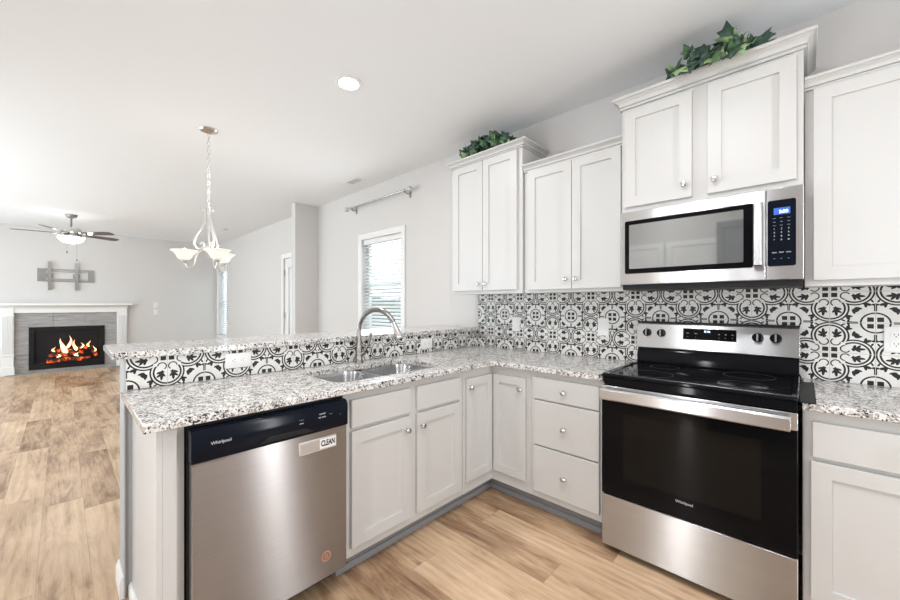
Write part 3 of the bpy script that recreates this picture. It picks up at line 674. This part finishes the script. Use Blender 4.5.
# rubber gap covers either side
for x, lab in ((RX0-0.022, 'thin black gap cover strip on the left edge of the range'), (RX1+0.002, 'black silicone gap cover lying on the worktop right of the range')):
    if x < 1.5: bm = bx(x, RX0-0.003, -0.655, -0.090, 0.9145, 0.9165)
    else: bm = bx(x, x+0.047, -0.668, -0.150, 0.9145, 0.9185)
    tag(obj('gap_cover', bm, M['blackmatte'], bevel=0.0008), lab, 'gap cover')

# ------------------------------------------------------------------ wall cabinets
def crown(x0, x1, d, zb, zt, parent, pj=0.042, left=True, right=True, y1=-0.002):
    h = zt-zb
    prof = [(0.0, 0.0), (0.010, 0.0), (0.010, 0.16), (0.004, 0.19), (0.004, 0.25), (0.013, 0.27), (0.013, 0.36), (0.015, 0.48), (0.021, 0.60), (0.032, 0.69), (0.032, 0.75), (pj, 0.77), (pj+0.002, 0.88), (pj, 1.0), (0.0, 1.0)]
    bm = B(); rings = []
    for o, t in prof:
        l = o if left else 0; r_ = o if right else 0; z = zb+h*t
        rings.append([(x0-l, y1, z), (x0-l, -d-o, z), (x1+r_, -d-o, z), (x1+r_, y1, z)])
    ring_join(bm, rings, True, True, True)
    obj('crown_moulding', bm, M['cab'], parent)
def upper(label, x0, x1, d, z0, z1, doors, knobs, zc, dz, left=True, right=True):
    t = thing('wall_cabinet', label, 'cabinet', ((x0+x1)/2, -d/2, z0))
    carcass(FW, x0, x1, d, z0+0.004, z1, True, t, w0=0.002 if d > 0.34 else 0.0125, frame=(z0, z1))
    for (a, b), kx in zip(doors, knobs):
        dd = obj('door', shaker(FW, a, b, dz[0], dz[1], d+0.0005), M['cab'], t); knob(FW, kx[0], kx[1], d+0.0195, dd)
    crown(x0, x1, d, zc[0], zc[1], t, left=left, right=right)
    return t
upper('tall light grey two-door wall cabinet at the left end, ivy on top', -0.028, 0.670, 0.325, 1.375, 2.4395, [(0.000, 0.313), (0.317, 0.632)], [(0.283, 1.455), (0.347, 1.455)], (2.440, 2.492), (1.403, 2.432))
upper('shorter light grey two-door wall cabinet between the tall left one and the microwave', 0.674, 1.3695, 0.305, 1.375, 2.2485, [(0.712, 1.040), (1.044, 1.352)], [(1.008, 1.462), (1.076, 1.462)], (2.249, 2.300), (1.397, 2.246), left=False, right=False)
upper('raised light grey two-door wall cabinet above the microwave, ivy on top', 1.373, 2.141, 0.362, 1.826, 2.4285, [(1.392, 1.723), (1.790, 2.118)], [(1.690, 1.922), (1.822, 1.918)], (2.429, 2.496), (1.855, 2.412))
upper('light grey wall cabinet at the right end, beyond the microwave', 2.144, 2.90, 0.305, 1.375, 2.2585, [(2.172, 2.86)], [(2.83, 1.455)], (2.259, 2.308), (1.402, 2.255), left=False, right=True)

# ------------------------------------------------------------------ microwave
mw = thing('microwave', 'stainless steel over-the-range microwave under the raised cabinet', 'microwave', (1.755, -0.2, 1.40))
MX0, MX1, MZ0, MZ1, MY = 1.378, 2.142, 1.400, 1.822, -0.390
obj('body', bx(MX0, MX1, MY+0.02, -0.014, MZ0+0.006, MZ1), M['greymetal'], mw, smooth=False)
obj('bottom_vent', bx(MX0+0.004, MX1-0.004, MY+0.01, -0.02, MZ0-0.022, MZ0+0.005), M['blackmatte'], mw, bevel=0.002)
dx = 2.016
dr = obj('door', bx(MX0, dx-0.0015, MY-0.012, MY+0.019, MZ0+0.0065, MZ1), M['steel_x'], mw, bevel=0.003)
bm = B(); q = [[(a, y, b) for a, b in rrect(1.402, 1.972, 1.468, 1.768, 0.008, 3)] for y in (MY-0.0125, MY-0.0145)]; ring_join(bm, q, True, True, True)
wd = obj('window_surround', bm, M['blackglass'], dr)
mg = mat('mirrored_door_glass', (0.42, 0.43, 0.43, 1), 0.04, 0.9)
bm = B(); q = [[(a, y, b) for a, b in rrect(1.425, 1.935, 1.495, 1.745, 0.004, 3)] for y in (MY-0.0146, MY-0.0152)]; ring_join(bm, q, True, True, True); obj('window', bm, mg, wd)
bm = B(); hp = [(1.972, -0.013), (1.972, -0.040), (1.978, -0.047), (2.000, -0.047), (2.006, -0.040), (2.006, -0.013)]
ring_join(bm, [[(x, MY+y, z) for x, y in hp] for z in (1.474, 1.762)], True, True, True); obj('handle', bm, M['steel_x'], dr, bevel=0.002)
cpn = obj('control_column', bx(dx+0.0015, MX1, MY-0.012, MY+0.019, MZ0+0.0065, MZ1), M['steel_x'], mw, bevel=0.003)
bm = B(); q = [[(a, y, b) for a, b in rrect(dx+0.006, 2.117, 1.468, 1.766, 0.008, 3)] for y in (MY-0.0125, MY-0.0145)]; ring_join(bm, q, True, True, True)
kp = obj('keypad', bm, M['navy'], cpn)
ld = obj('display', bx(2.043, 2.098, MY-0.0158, MY-0.0147, 1.700, 1.730), M['led'], kp)
text('2:38', 0.018, (2.076, MY-0.0162, 1.712), (1, 0, 0), (0, 0, 1), M['led_txt'], ld, 'clock_digits', bold=0.0004)
for i in range(9):
    z = 1.685 - i*0.0165 if i < 7 else 1.530 - (i-7)*0.028
    for j, x in enumerate((2.045, 2.069, 2.093)):
        s = '---' if i < 3 else ('123456789*0#'[(i-3)*3+j] if i < 7 else ('ooo' if i == 7 else '--'))
        text(s, 0.010, (x, MY-0.0148, z), (1, 0, 0), (0, 0, 1), M['text_w'], kp, 'key_print')

# ------------------------------------------------------------------ outlets and switches
def plate(label, F, u, z, wd, ht, w, kind, cat='outlet', group=None):
    t = thing('outlet' if cat == 'outlet' else 'light_switch', label, cat, F(u, w, z), group)
    pl_ = B(); ring_join(pl_, [[F(u+a, w, z+b) for a, b in rrect(-wd/2, wd/2, -ht/2, ht/2, 0.004, 2)], [F(u+a, w+0.004, z+b) for a, b in rrect(-wd/2, wd/2, -ht/2, ht/2, 0.004, 2)], [F(u+a, w+0.006, z+b) for a, b in rrect(-wd/2+0.003, wd/2-0.003, -ht/2+0.003, ht/2-0.003, 0.004, 2)]], True, True, True)
    p = obj('cover_plate', pl_, M['plastic'], t)
    for k in kind:
        du, dz, ty = k
        if ty == 'socket_h' or ty == 'socket':
            a, b = (0.017, 0.014) if ty == 'socket' else (0.014, 0.017)
            rec = obj('receptacle', fbox(B(), F, u+du-a, u+du+a, w+0.0062, w+0.0078, z+dz-b, z+dz+b), M['plastic'], t, bevel=0.001)
            bm = B()
            if ty == 'socket':
                for s in (-0.006, 0.006): fbox(bm, F, u+du+s-0.001, u+du+s+0.001, w+0.0079, w+0.0082, z+dz-0.001, z+dz+0.007)
                fbox(bm, F, u+du-0.002, u+du+0.002, w+0.0079, w+0.0082, z+dz-0.009, z+dz-0.005)
            else:
                for s in (-0.006, 0.006): fbox(bm, F, u+du-0.001, u+du+0.007, w+0.0079, w+0.0082, z+dz+s-0.001, z+dz+s+0.001)
                fbox(bm, F, u+du-0.009, u+du-0.005, w+0.0079, w+0.0082, z+dz-0.002, z+dz+0.002)
            obj('slots', bm, M['slot'], rec)
        else:
            obj('rocker', fbox(B(), F, u+du-0.016, u+du+0.016, w+0.0062, w+0.0085, z+dz-0.032, z+dz+0.032), M['plastic'], t, bevel=0.001)
    return t
plate('white outlet plate lying sideways on the half wall tile near the peninsula end', FP, -2.010, 1.0, 0.122, 0.076, 0.0005, [(-0.021, 0, 'socket_h'), (0.021, 0, 'socket_h')])
plate('white outlet plate on the half wall tile to the right of the faucet', FP, -0.655, 0.985, 0.118, 0.076, 0.0005, [(-0.021, 0, 'socket_h'), (0.021, 0, 'socket_h')])
plate('small white switch plate on the tiled wall under the left tall cabinet', FW, 0.412, 1.128, 0.072, 0.117, 0.0125, [(0, 0, 'rocker')], 'switch')
plate('white switch plate on the tiled wall left of the range', FW, 1.130, 1.135, 0.074, 0.120, 0.0125, [(0, 0, 'rocker')], 'switch')
plate('double white outlet plate on the tiled wall right of the range', FW, 2.466, 1.133, 0.118, 0.117, 0.0125, [(-0.023, 0.021, 'socket'), (-0.023, -0.021, 'socket'), (0.023, 0.021, 'socket'), (0.023, -0.021, 'socket')])
FL = lambda u, w_, z: (X0+w_, u, z)
plate('white double switch plate on the far wall right of the fireplace, upper one', FL, -1.20, 1.27, 0.08, 0.12, 0.0005, [(0, 0, 'rocker')], 'switch')
plate('white plate on the far wall right of the fireplace, lower one of the two', FL, -1.20, 1.12, 0.08, 0.12, 0.0005, [(0, 0, 'rocker')], 'switch')

# ------------------------------------------------------------------ ivy garlands
def ivy(label, x0, x1, yf, zt, n, hgt, seed, drop):
    rnd = random.Random(seed); t = thing('ivy_garland', label, 'artificial plant', ((x0+x1)/2, -0.2, zt))
    st = B(); lf = B()
    for k in range(5):
        p = [(x0+(x1-x0)*(i/6)+rnd.uniform(-.03, .03), yf+0.06+rnd.uniform(0, 0.12), zt+0.008+hgt*0.5*math.sin(PI*i/6)*rnd.uniform(0.2, 1)) for i in range(7)]
        tube(st, spline(p, 4), 0.003, 6)
    obj('stem', st, M['stemg'], t)
    shape = [(0, -0.02), (0.26, -0.14), (0.46, 0.02), (0.34, 0.22), (0.52, 0.50), (0.26, 0.56), (0.14, 0.78), (0, 1.06), (-0.14, 0.78), (-0.26, 0.56), (-0.52, 0.50), (-0.34, 0.22), (-0.46, 0.02), (-0.26, -0.14)]
    for k in range(n):
        f = rnd.random(); x = x0+(x1-x0)*f; env = math.sin(PI*min(1, max(0, f*0.9+0.05)))**0.6
        z = zt+0.012+hgt*env*rnd.uniform(0.02, 1.0); y = yf + 0.02 + rnd.uniform(0.0, 0.15)
        sz = rnd.uniform(0.05, 0.088)
        front = k % 5 == 0 and drop and 0.1 < f < 0.8
        if front: y = yf-0.048; z = zt+rnd.uniform(0.004, 0.022)
        d = Vector((rnd.uniform(-1, 1), rnd.uniform(-1.1, 0.2), rnd.uniform(-0.5, 1.0)))
        if front: d = Vector((rnd.uniform(-0.7, 0.7), -0.45, -0.6))
        elif z < zt+0.05: d.z = abs(d.z)+0.2
        d.normalize(); nrm_ = Vector((rnd.uniform(-0.6, 0.6), -1, rnd.uniform(-0.1, 0.9)))
        s_ = d.cross(nrm_).normalized(); nn_ = s_.cross(d).normalized()
        c = Vector((x, y, z)); mi = 2 if rnd.random() < 0.12 or (front and rnd.random() < 0.5) else (1 if rnd.random() < 0.35 else 0)
        mid = [c + d*(v_*sz) + nn_*(0.10*sz*math.sin(v_*3)) for v_ in (-0.02, 0.25, 0.55, 0.8, 1.06)]
        P = [c + s_*(u_*sz) + d*(v_*sz) + nn_*(-abs(u_)*0.28*sz+0.10*sz*math.sin(v_*3)) for u_, v_ in shape]
        vs = [lf.verts.new(p) for p in P]; cv = lf.verts.new(c + d*(0.4*sz) + nn_*(0.09*sz))
        for i in range(len(vs)): 
            fc_ = lf.faces.new((cv, vs[i], vs[(i+1) % len(vs)])); fc_.material_index = mi
    o = obj('leaves', lf, [M['leaf1'], M['leaf2'], M['leaf3']], t, recalc=False)
    sd = o.modifiers.new('thick', 'SOLIDIFY'); sd.thickness = 0.0008
    return t
ivy('green ivy garland trailing along the top of the cabinet above the microwave', 1.62, 2.00, -0.39, 2.496, 105, 0.135, 3, True)
ivy('bushy green ivy clump on top of the tall cabinet at the left end', 0.08, 0.53, -0.345, 2.492, 130, 0.135, 5, False)

# ------------------------------------------------------------------ curtain rod
rod = thing('curtain_rod', 'silver curtain rod with ball finials above the blind-covered window', 'curtain rod', (-1.46, -0.08, 2.525))
bm = B(); tube(bm, [(-2.09, -0.08, 2.525), (-0.92, -0.08, 2.525)], 0.012, 12); obj('rod', bm, M['nickel'], rod)
for x, s in ((-2.09, -1), (-0.92, 1)):
    bm = B(); lathe(bm, [(0.010, 0), (0.013, 0.004), (0.009, 0.012), (0.018, 0.020), (0.027, 0.034), (0.030, 0.048), (0.025, 0.064), (0.012, 0.074)], (x, -0.08, 2.525), (s, 0, 0), 18); obj('finial', bm, M['whitemetal'], rod)
for x in (-2.02, -0.955):
    bm = B(); box(bm, x-0.012, x+0.012, -0.006, -0.0005, 2.46, 2.55); tube(bm, [(x, -0.004, 2.50), (x, -0.05, 2.495), (x, -0.085, 2.505)], 0.006, 8); cyl(bm, (x-0.006, -0.08, 2.525), (x+0.006, -0.08, 2.525), 0.014); obj('bracket', bm, M['greymetal'], rod)

# ------------------------------------------------------------------ ceiling fittings
rl = thing('recessed_light', 'lit round recessed ceiling light over the peninsula', 'ceiling light', (0, -1.35, H))
bm = B(); lathe(bm, [(0.060, -0.001), (0.088, -0.001), (0.088, -0.004), (0.080, -0.009), (0.066, -0.010), (0.060, -0.006)], (0, -1.35, H), (0, 0, 1), 40, cap=False); obj('trim_ring', bm, M['trim'], rl)
bm = B(); lathe(bm, [(0.0595, -0.001), (0.0595, -0.006), (0.045, -0.009), (0.02, -0.0105)], (0, -1.35, H), (0, 0, 1), 40); obj('lens', bm, M['lamp'], rl)
for (x, y, lab) in ((-1.66, -0.262, 'small white ceiling air vent near the curtain rod'), (-5.9, -0.45, 'small distant ceiling air vent beyond the chandelier')):
    v = thing('air_vent', lab, 'air vent', (x, y, H))
    bm = B(); dxx, dyy = 0.13, 0.065
    box(bm, x-dxx, x+dxx, y-dyy, y-dyy+0.02, H-0.008, H-0.0005); box(bm, x-dxx, x+dxx, y+dyy-0.02, y+dyy, H-0.008, H-0.0005); box(bm, x-dxx, x-dxx+0.02, y-dyy+0.02, y+dyy-0.02, H-0.008, H-0.0005); box(bm, x+dxx-0.02, x+dxx, y-dyy+0.02, y+dyy-0.02, H-0.008, H-0.0005)
    obj('frame', bm, M['trim'], v)
    obj('duct', bx(x-dxx+0.021, x+dxx-0.021, y-dyy+0.021, y+dyy-0.021, H-0.002, H-0.0005), M['slot'], v)
    bm = B()
    for i in range(6):
        yy = y-dyy+0.024+i*0.0145; ring_join(bm, [[(xx, yy, H-0.003), (xx, yy+0.009, H-0.008), (xx, yy+0.010, H-0.007), (xx, yy+0.001, H-0.002)] for xx in (x-dxx+0.021, x+dxx-0.021)], True, True, True)
    obj('louvres', bm, M['whitemetal'], v)

# chandelier
CX, CY = -1.415, -1.807
ch = thing('chandelier', 'white metal three-arm chandelier with glowing glass shades hanging on a long chain', 'chandelier', (CX, CY, H))
bm = B(); lathe(bm, [(0.068, -0.0005), (0.068, -0.006), (0.060, -0.016), (0.030, -0.026), (0.010, -0.034)], (CX, CY, H), (0, 0, 1), 28); obj('canopy', bm, M['nickel'], ch)
bm = B(); z = H-0.034; k = 0
while z > 2.085:
    a = Vector((1, 0, 0)) if k % 2 else Vector((0, 1, 0)); c = Vector((CX, CY, z-0.017))
    lp = [c + a*(0.009*math.cos(2*PI*i/12)) + Vector((0, 0, 0.020*math.sin(2*PI*i/12))) for i in range(13)]
    tube(bm, lp, 0.0022, 6, cap=False); z -= 0.033; k += 1
obj('chain', bm, M['nickel'], ch)
bm = B(); tube(bm, [(CX+0.006*math.sin(i*1.3), CY+0.006*math.cos(i*1.1), H-0.03-i*0.04) for i in range(17)], 0.002, 6); obj('cord', bm, M['whitemetal'], ch)
bm = B(); lathe(bm, [(0.004, 2.09), (0.012, 2.08), (0.012, 2.04), (0.007, 2.03), (0.006, 1.80), (0.014, 1.79), (0.020, 1.765), (0.012, 1.745), (0.022, 1.73), (0.018, 1.71), (0.006, 1.69), (0.009, 1.68), (0.003, 1.668)], (CX, CY, 0), (0, 0, 1), 16); obj('column', bm, M['whitemetal'], ch)
for k in range(3):
    a = math.radians(247 + 120*k)
    dr_ = Vector((math.cos(a), math.sin(a), 0)); U = Vector((CX, CY, 0))
    def P(r_, z_): return U + dr_*r_ + Vector((0, 0, z_))
    bm = B(); tube(bm, spline([P(0.055, 2.075), P(0.050, 2.095), P(0.032, 2.090), P(0.018, 2.055), P(0.020, 2.01), P(0.045, 1.93), P(0.085, 1.86), P(0.100, 1.80), P(0.075, 1.755), P(0.040, 1.765), P(0.032, 1.795), P(0.052, 1.805), P(0.058, 1.785)], 5), 0.0075, 8)
    obj('scroll', bm, M['whitemetal'], ch)
    bm = B(); tube(bm, spline([P(0.015, 1.735), P(0.050, 1.732), P(0.085, 1.695), P(0.105, 1.625), P(0.125, 1.590), P(0.148, 1.590), P(0.166, 1.620), P(0.168, 1.636)], 6), 0.0090, 8)
    lathe(bm, [(0.008, 1.630), (0.022, 1.640), (0.026, 1.650), (0.020, 1.657)], U+dr_*0.168, (0, 0, 1), 14)
    ar = obj('arm', bm, M['whitemetal'], ch)
    bm = B(); lathe(bm, [(0.020, 1.690), (0.034, 1.694), (0.048, 1.706), (0.060, 1.732), (0.074, 1.750), (0.097, 1.765), (0.095, 1.768), (0.071, 1.754), (0.056, 1.736), (0.044, 1.710), (0.030, 1.699)], U+dr_*0.168+Vector((0, 0, -0.035)), (0, 0, 1), 28, cap=False); obj('shade', bm, M['shade'], ch)
    bm = B(); lathe(bm, [(0.012, 1.692), (0.013, 1.715), (0.022, 1.738), (0.026, 1.755), (0.019, 1.775), (0.004, 1.783)], U+dr_*0.168+Vector((0, 0, -0.035)), (0, 0, 1), 14); obj('bulb', bm, M['bulb'], ar)
    pl = bpy.data.lights.new('chandelier_glow', 'POINT'); pl.energy = 0.6; pl.color = (1, 0.95, 0.88); pl.shadow_soft_size = 0.03
    po = bpy.data.objects.new('chandelier_glow', pl); COL.objects.link(po); po.location = U+dr_*0.168+Vector((0, 0, 1.79))

# ceiling fan
FX, FY = -6.40, -2.55
fn = thing('ceiling_fan', 'ceiling fan with dark blades and a lit glass bowl in front of the fireplace wall', 'ceiling fan', (FX, FY, H))
bm = B(); lathe(bm, [(0.075, -0.0005), (0.075, -0.01), (0.060, -0.045), (0.018, -0.062)], (FX, FY, H)); obj('canopy', bm, M['greymetal'], fn)
bm = B(); cyl(bm, (FX, FY, 2.53), (FX, FY, H-0.06), 0.013); obj('downrod', bm, M['greymetal'], fn)
bm = B(); lathe(bm, [(0.02, 2.54), (0.10, 2.53), (0.125, 2.50), (0.13, 2.45), (0.115, 2.42), (0.09, 2.41)], (FX, FY, 0), (0, 0, 1), 32); obj('motor_housing', bm, M['nickel'], fn)
for k in range(5):
    a = math.radians(117 + 72*k); d_ = Vector((math.cos(a), math.sin(a), 0)); s_ = Vector((-math.sin(a), math.cos(a), 0)); up = Vector((0, 0, 1)); c = Vector((FX, FY, 2.435))
    tw = -0.20
    def W(r_, v_, h_=0): return c + d_*r_ + s_*(v_*math.cos(tw)) + up*(v_*math.sin(tw)+h_)
    out2 = [(0.19, -0.045), (0.30, -0.060), (0.58, -0.068), (0.65, -0.055), (0.67, 0), (0.65, 0.055), (0.58, 0.068), (0.30, 0.060), (0.19, 0.045)]
    bm = B(); ring_join(bm, [[W(r_, v_, 0) for r_, v_ in out2], [W(r_, v_, 0.006) for r_, v_ in out2]], True, True, True); bld = obj('blade', bm, M['blade'], fn)
    bm = B(); tube(bm, [W(0.10, 0, -0.008), W(0.17, 0, -0.012), W(0.24, 0, -0.006)], [0.014, 0.012, 0.018], 8); obj('blade_iron', bm, M['greymetal'], bld)
bm = B(); lathe(bm, [(0.085, 2.408), (0.17, 2.405), (0.175, 2.385), (0.168, 2.375), (0.05, 2.376)], (FX, FY, 0), (0, 0, 1), 32); obj('light_fitter', bm, M['nickel'], fn)
bm = B(); lathe(bm, [(0.160, 2.374), (0.155, 2.350), (0.130, 2.318), (0.085, 2.292), (0.03, 2.280), (0.001, 2.278)], (FX, FY, 0), (0, 0, 1), 32); obj('light_bowl', bm, M['fanglass'], fn)
for dx_, z_ in ((-0.05, 2.10), (0.06, 1.98)):
    bm = B(); tube(bm, [(FX+0.10, FY+dx_, 2.375), (FX+0.17, FY+dx_*1.1, 2.36), (FX+0.175, FY+dx_, 2.30), (FX+0.175, FY+dx_, z_+0.03)], 0.0015, 6)
    lathe(bm, [(0.003, 0.035), (0.009, 0.025), (0.010, 0.008), (0.004, 0)], (FX+0.175, FY+dx_, z_), (0, 0, 1), 10); obj('pull_chain', bm, M['greymetal'], fn)
for a_, e_ in ((0, 6),):
    pl = bpy.data.lights.new('fan_glow', 'POINT'); pl.energy = e_; pl.color = (1, 0.94, 0.86); pl.shadow_soft_size = 0.05
    po = bpy.data.objects.new('fan_glow', pl); COL.objects.link(po); po.location = (FX, FY, 2.235)
for k in range(5):
    a = math.radians(75 + 72*k); pl = bpy.data.lights.new('fan_uplight', 'POINT'); pl.energy = 1.2; pl.color = (1, 0.96, 0.9); pl.shadow_soft_size = 0.03
    po = bpy.data.objects.new('fan_uplight', pl); COL.objects.link(po); po.location = (FX+0.21*math.cos(a), FY+0.21*math.sin(a), 2.375)

# ------------------------------------------------------------------ fireplace
fp = thing('fireplace', 'lit gas fireplace in grey stone tile with a white mantel on the far wall', 'fireplace', (X0, -2.56, 0))
def lbox(u0, u1, w0, w1, z0, z1, bm=None): return fbox(bm or B(), FL, u0, u1, w0, w1, z0, z1)
FY0, FY1 = -3.42, -1.70
for a, b in ((FY0, FY0+0.155), (FY1-0.155, FY1)):
    bm = lbox(a, b, 0.001, 0.10, 0.0, 1.225)
    lbox(a-0.010, b+0.010, 0.001, 0.115, 0.0, 0.15, bm); lbox(a-0.008, b+0.008, 0.001, 0.112, 0.355, 0.380, bm); lbox(a-0.008, b+0.008, 0.001, 0.112, 1.065, 1.09, bm)
    for q in range(5):
        u = a+0.014+q*0.0275; lbox(u, u+0.014, 0.100, 0.112, 0.40, 1.05, bm)
    obj('pilaster', bm, M['trim'], fp, bevel=0.002)
obj('frieze', lbox(FY0+0.156, FY1-0.156, 0.001, 0.085, 1.130, 1.225), M['trim'], fp)
bm = B(); pf = [(0.001, 1.226), (0.115, 1.226), (0.120, 1.235), (0.150, 1.262), (0.175, 1.270), (0.190, 1.272), (0.190, 1.310), (0.001, 1.310)]
rgs = []
for w_, z in pf:
    o = max(0, w_-0.11); rgs.append([FL(FY0-o, 0.001, z), FL(FY0-o, w_, z), FL(FY1+o, w_, z), FL(FY1+o, 0.001, z)])
ring_join(bm, rgs, True, True, True)
obj('mantel_shelf', bm, M['trim'], fp)
# stone surround: separate slabs with thin joints
bm = B(); a, b = FY0+0.156, FY1-0.156; OA, OB, OZ0, OZ1 = -3.085, -2.045, 0.06, 0.86
us = [a, a+0.49, a+0.93, b]
for p, q in zip(us, us[1:]): lbox(p+0.002, q-0.002, 0.001, 0.03, OZ1+0.002, 1.129, bm)
for z0_, z1_ in ((0.002, 0.34), (0.344, OZ1-0.002)):
    lbox(a+0.002, OA-0.002, 0.001, 0.03, z0_, z1_, bm); lbox(OB+0.002, b-0.002, 0.001, 0.03, z0_, z1_, bm)
for p, q in ((OA, -2.57), (-2.566, OB)): lbox(p, q, 0.001, 0.03, 0.002, OZ0-0.002, bm)
obj('stone_surround', bm, M['stone'], fp)
obj('hearth', lbox(FY0+0.06, FY1-0.02, 0.118, 0.15, 0.001, 0.012), M['stone'], fp)
bm = B(); lbox(OA, OA+0.07, 0.031, 0.055, OZ0, OZ1, bm); lbox(OB-0.07, OB, 0.031, 0.055, OZ0, OZ1, bm); lbox(OA+0.07, OB-0.07, 0.031, 0.055, OZ1-0.08, OZ1, bm); lbox(OA+0.07, OB-0.07, 0.031, 0.055, OZ0, OZ0+0.11, bm)
obj('firebox_frame', bm, M['blackmatte'], fp, bevel=0.002)
# open box standing into the wall thickness
bm = B(); ia, ib, iz0, iz1 = OA+0.07, OB-0.07, OZ0+0.11, OZ1-0.08
fb = obj('firebox', lbox(ia-0.01, ib+0.01, 0.0015, 0.004, iz0-0.01, iz1+0.01), M['blackmatte'], fp)
rnd = random.Random(4)
for (u0_, z0_, u1_, z1_, rr_, w_) in ((-2.86, 0.22, -2.26, 0.215, 0.040, 0.070), (-2.84, 0.30, -2.36, 0.34, 0.036, 0.075), (-2.80, 0.42, -2.42, 0.37, 0.034, 0.085), (-2.46, 0.42, -2.22, 0.44, 0.032, 0.095), (-2.25, 0.44, -2.17, 0.26, 0.028, 0.10)):
    pts = [FL(u0_+(u1_-u0_)*i/6, w_+rnd.uniform(-.006, .006), z0_+(z1_-z0_)*i/6+rnd.uniform(-.01, .01)) for i in range(7)]
    bm = B(); tube(bm, pts, [rr_*rnd.uniform(0.85, 1.1) for _ in range(7)], 10); obj('log', bm, M['log'], fb, label='charred glowing log')
for u, z, h, wd in ((-2.66, 0.40, 0.24, 0.07), (-2.55, 0.44, 0.25, 0.055), (-2.48, 0.38, 0.22, 0.06), (-2.60, 0.34, 0.16, 0.09), (-2.38, 0.42, 0.12, 0.04), (-2.28, 0.44, 0.13, 0.045), (-2.76, 0.38, 0.10, 0.04), (-2.70, 0.27, 0.07, 0.05), (-2.45, 0.27, 0.08, 0.06), (-2.20, 0.34, 0.12, 0.03)):
    pr_ = [(0.05, 0), (0.75, 0.12), (1, 0.26), (0.72, 0.48), (0.42, 0.68), (0.2, 0.85), (0.02, 1.0)]; rings = []
    for rr_, t in pr_:
        cx_ = u+0.02*math.sin(t*5+u*40); rings.append([FL(cx_+wd*0.5*rr_*math.cos(2*PI*i/12), 0.135+0.018*rr_*math.sin(2*PI*i/12), z+h*t) for i in range(12)])
    bm = B(); ring_join(bm, rings, True, True, True); obj('flame', bm, M['flame'], fb)

# ------------------------------------------------------------------ TV bracket
tv = thing('tv_mount', 'empty grey steel television bracket on the wall above the mantel', 'tv bracket', (X0, -2.59, 1.85))
a, b = -2.98, -2.20
bm = lbox(a, b, 0.002, 0.012, 1.945, 1.975); lbox(a, b, 0.002, 0.012, 1.725, 1.755, bm); lbox(a, a+0.03, 0.002, 0.012, 1.755, 1.945, bm); lbox(b-0.03, b, 0.002, 0.012, 1.755, 1.945, bm)
lbox(a+0.03, a+0.11, 0.002, 0.006, 1.755, 1.945, bm); lbox(b-0.09, b-0.03, 0.002, 0.006, 1.755, 1.945, bm)
for z in (1.925, 1.775): lbox(a+0.03, b-0.03, 0.004, 0.020, z-0.006, z+0.006, bm)
obj('wall_plate', bm, M['greymetal'], tv)
for u in (-2.82, -2.455):
    bm = lbox(u-0.022, u-0.014, 0.022, 0.055, 1.565, 2.105); lbox(u+0.014, u+0.022, 0.022, 0.055, 1.565, 2.105, bm); lbox(u-0.014, u+0.014, 0.045, 0.050, 1.565, 2.105, bm)
    lbox(u-0.05, u+0.05, 0.012, 0.022, 1.80, 1.89, bm)
    obj('mounting_arm', bm, M['greymetal'], tv)
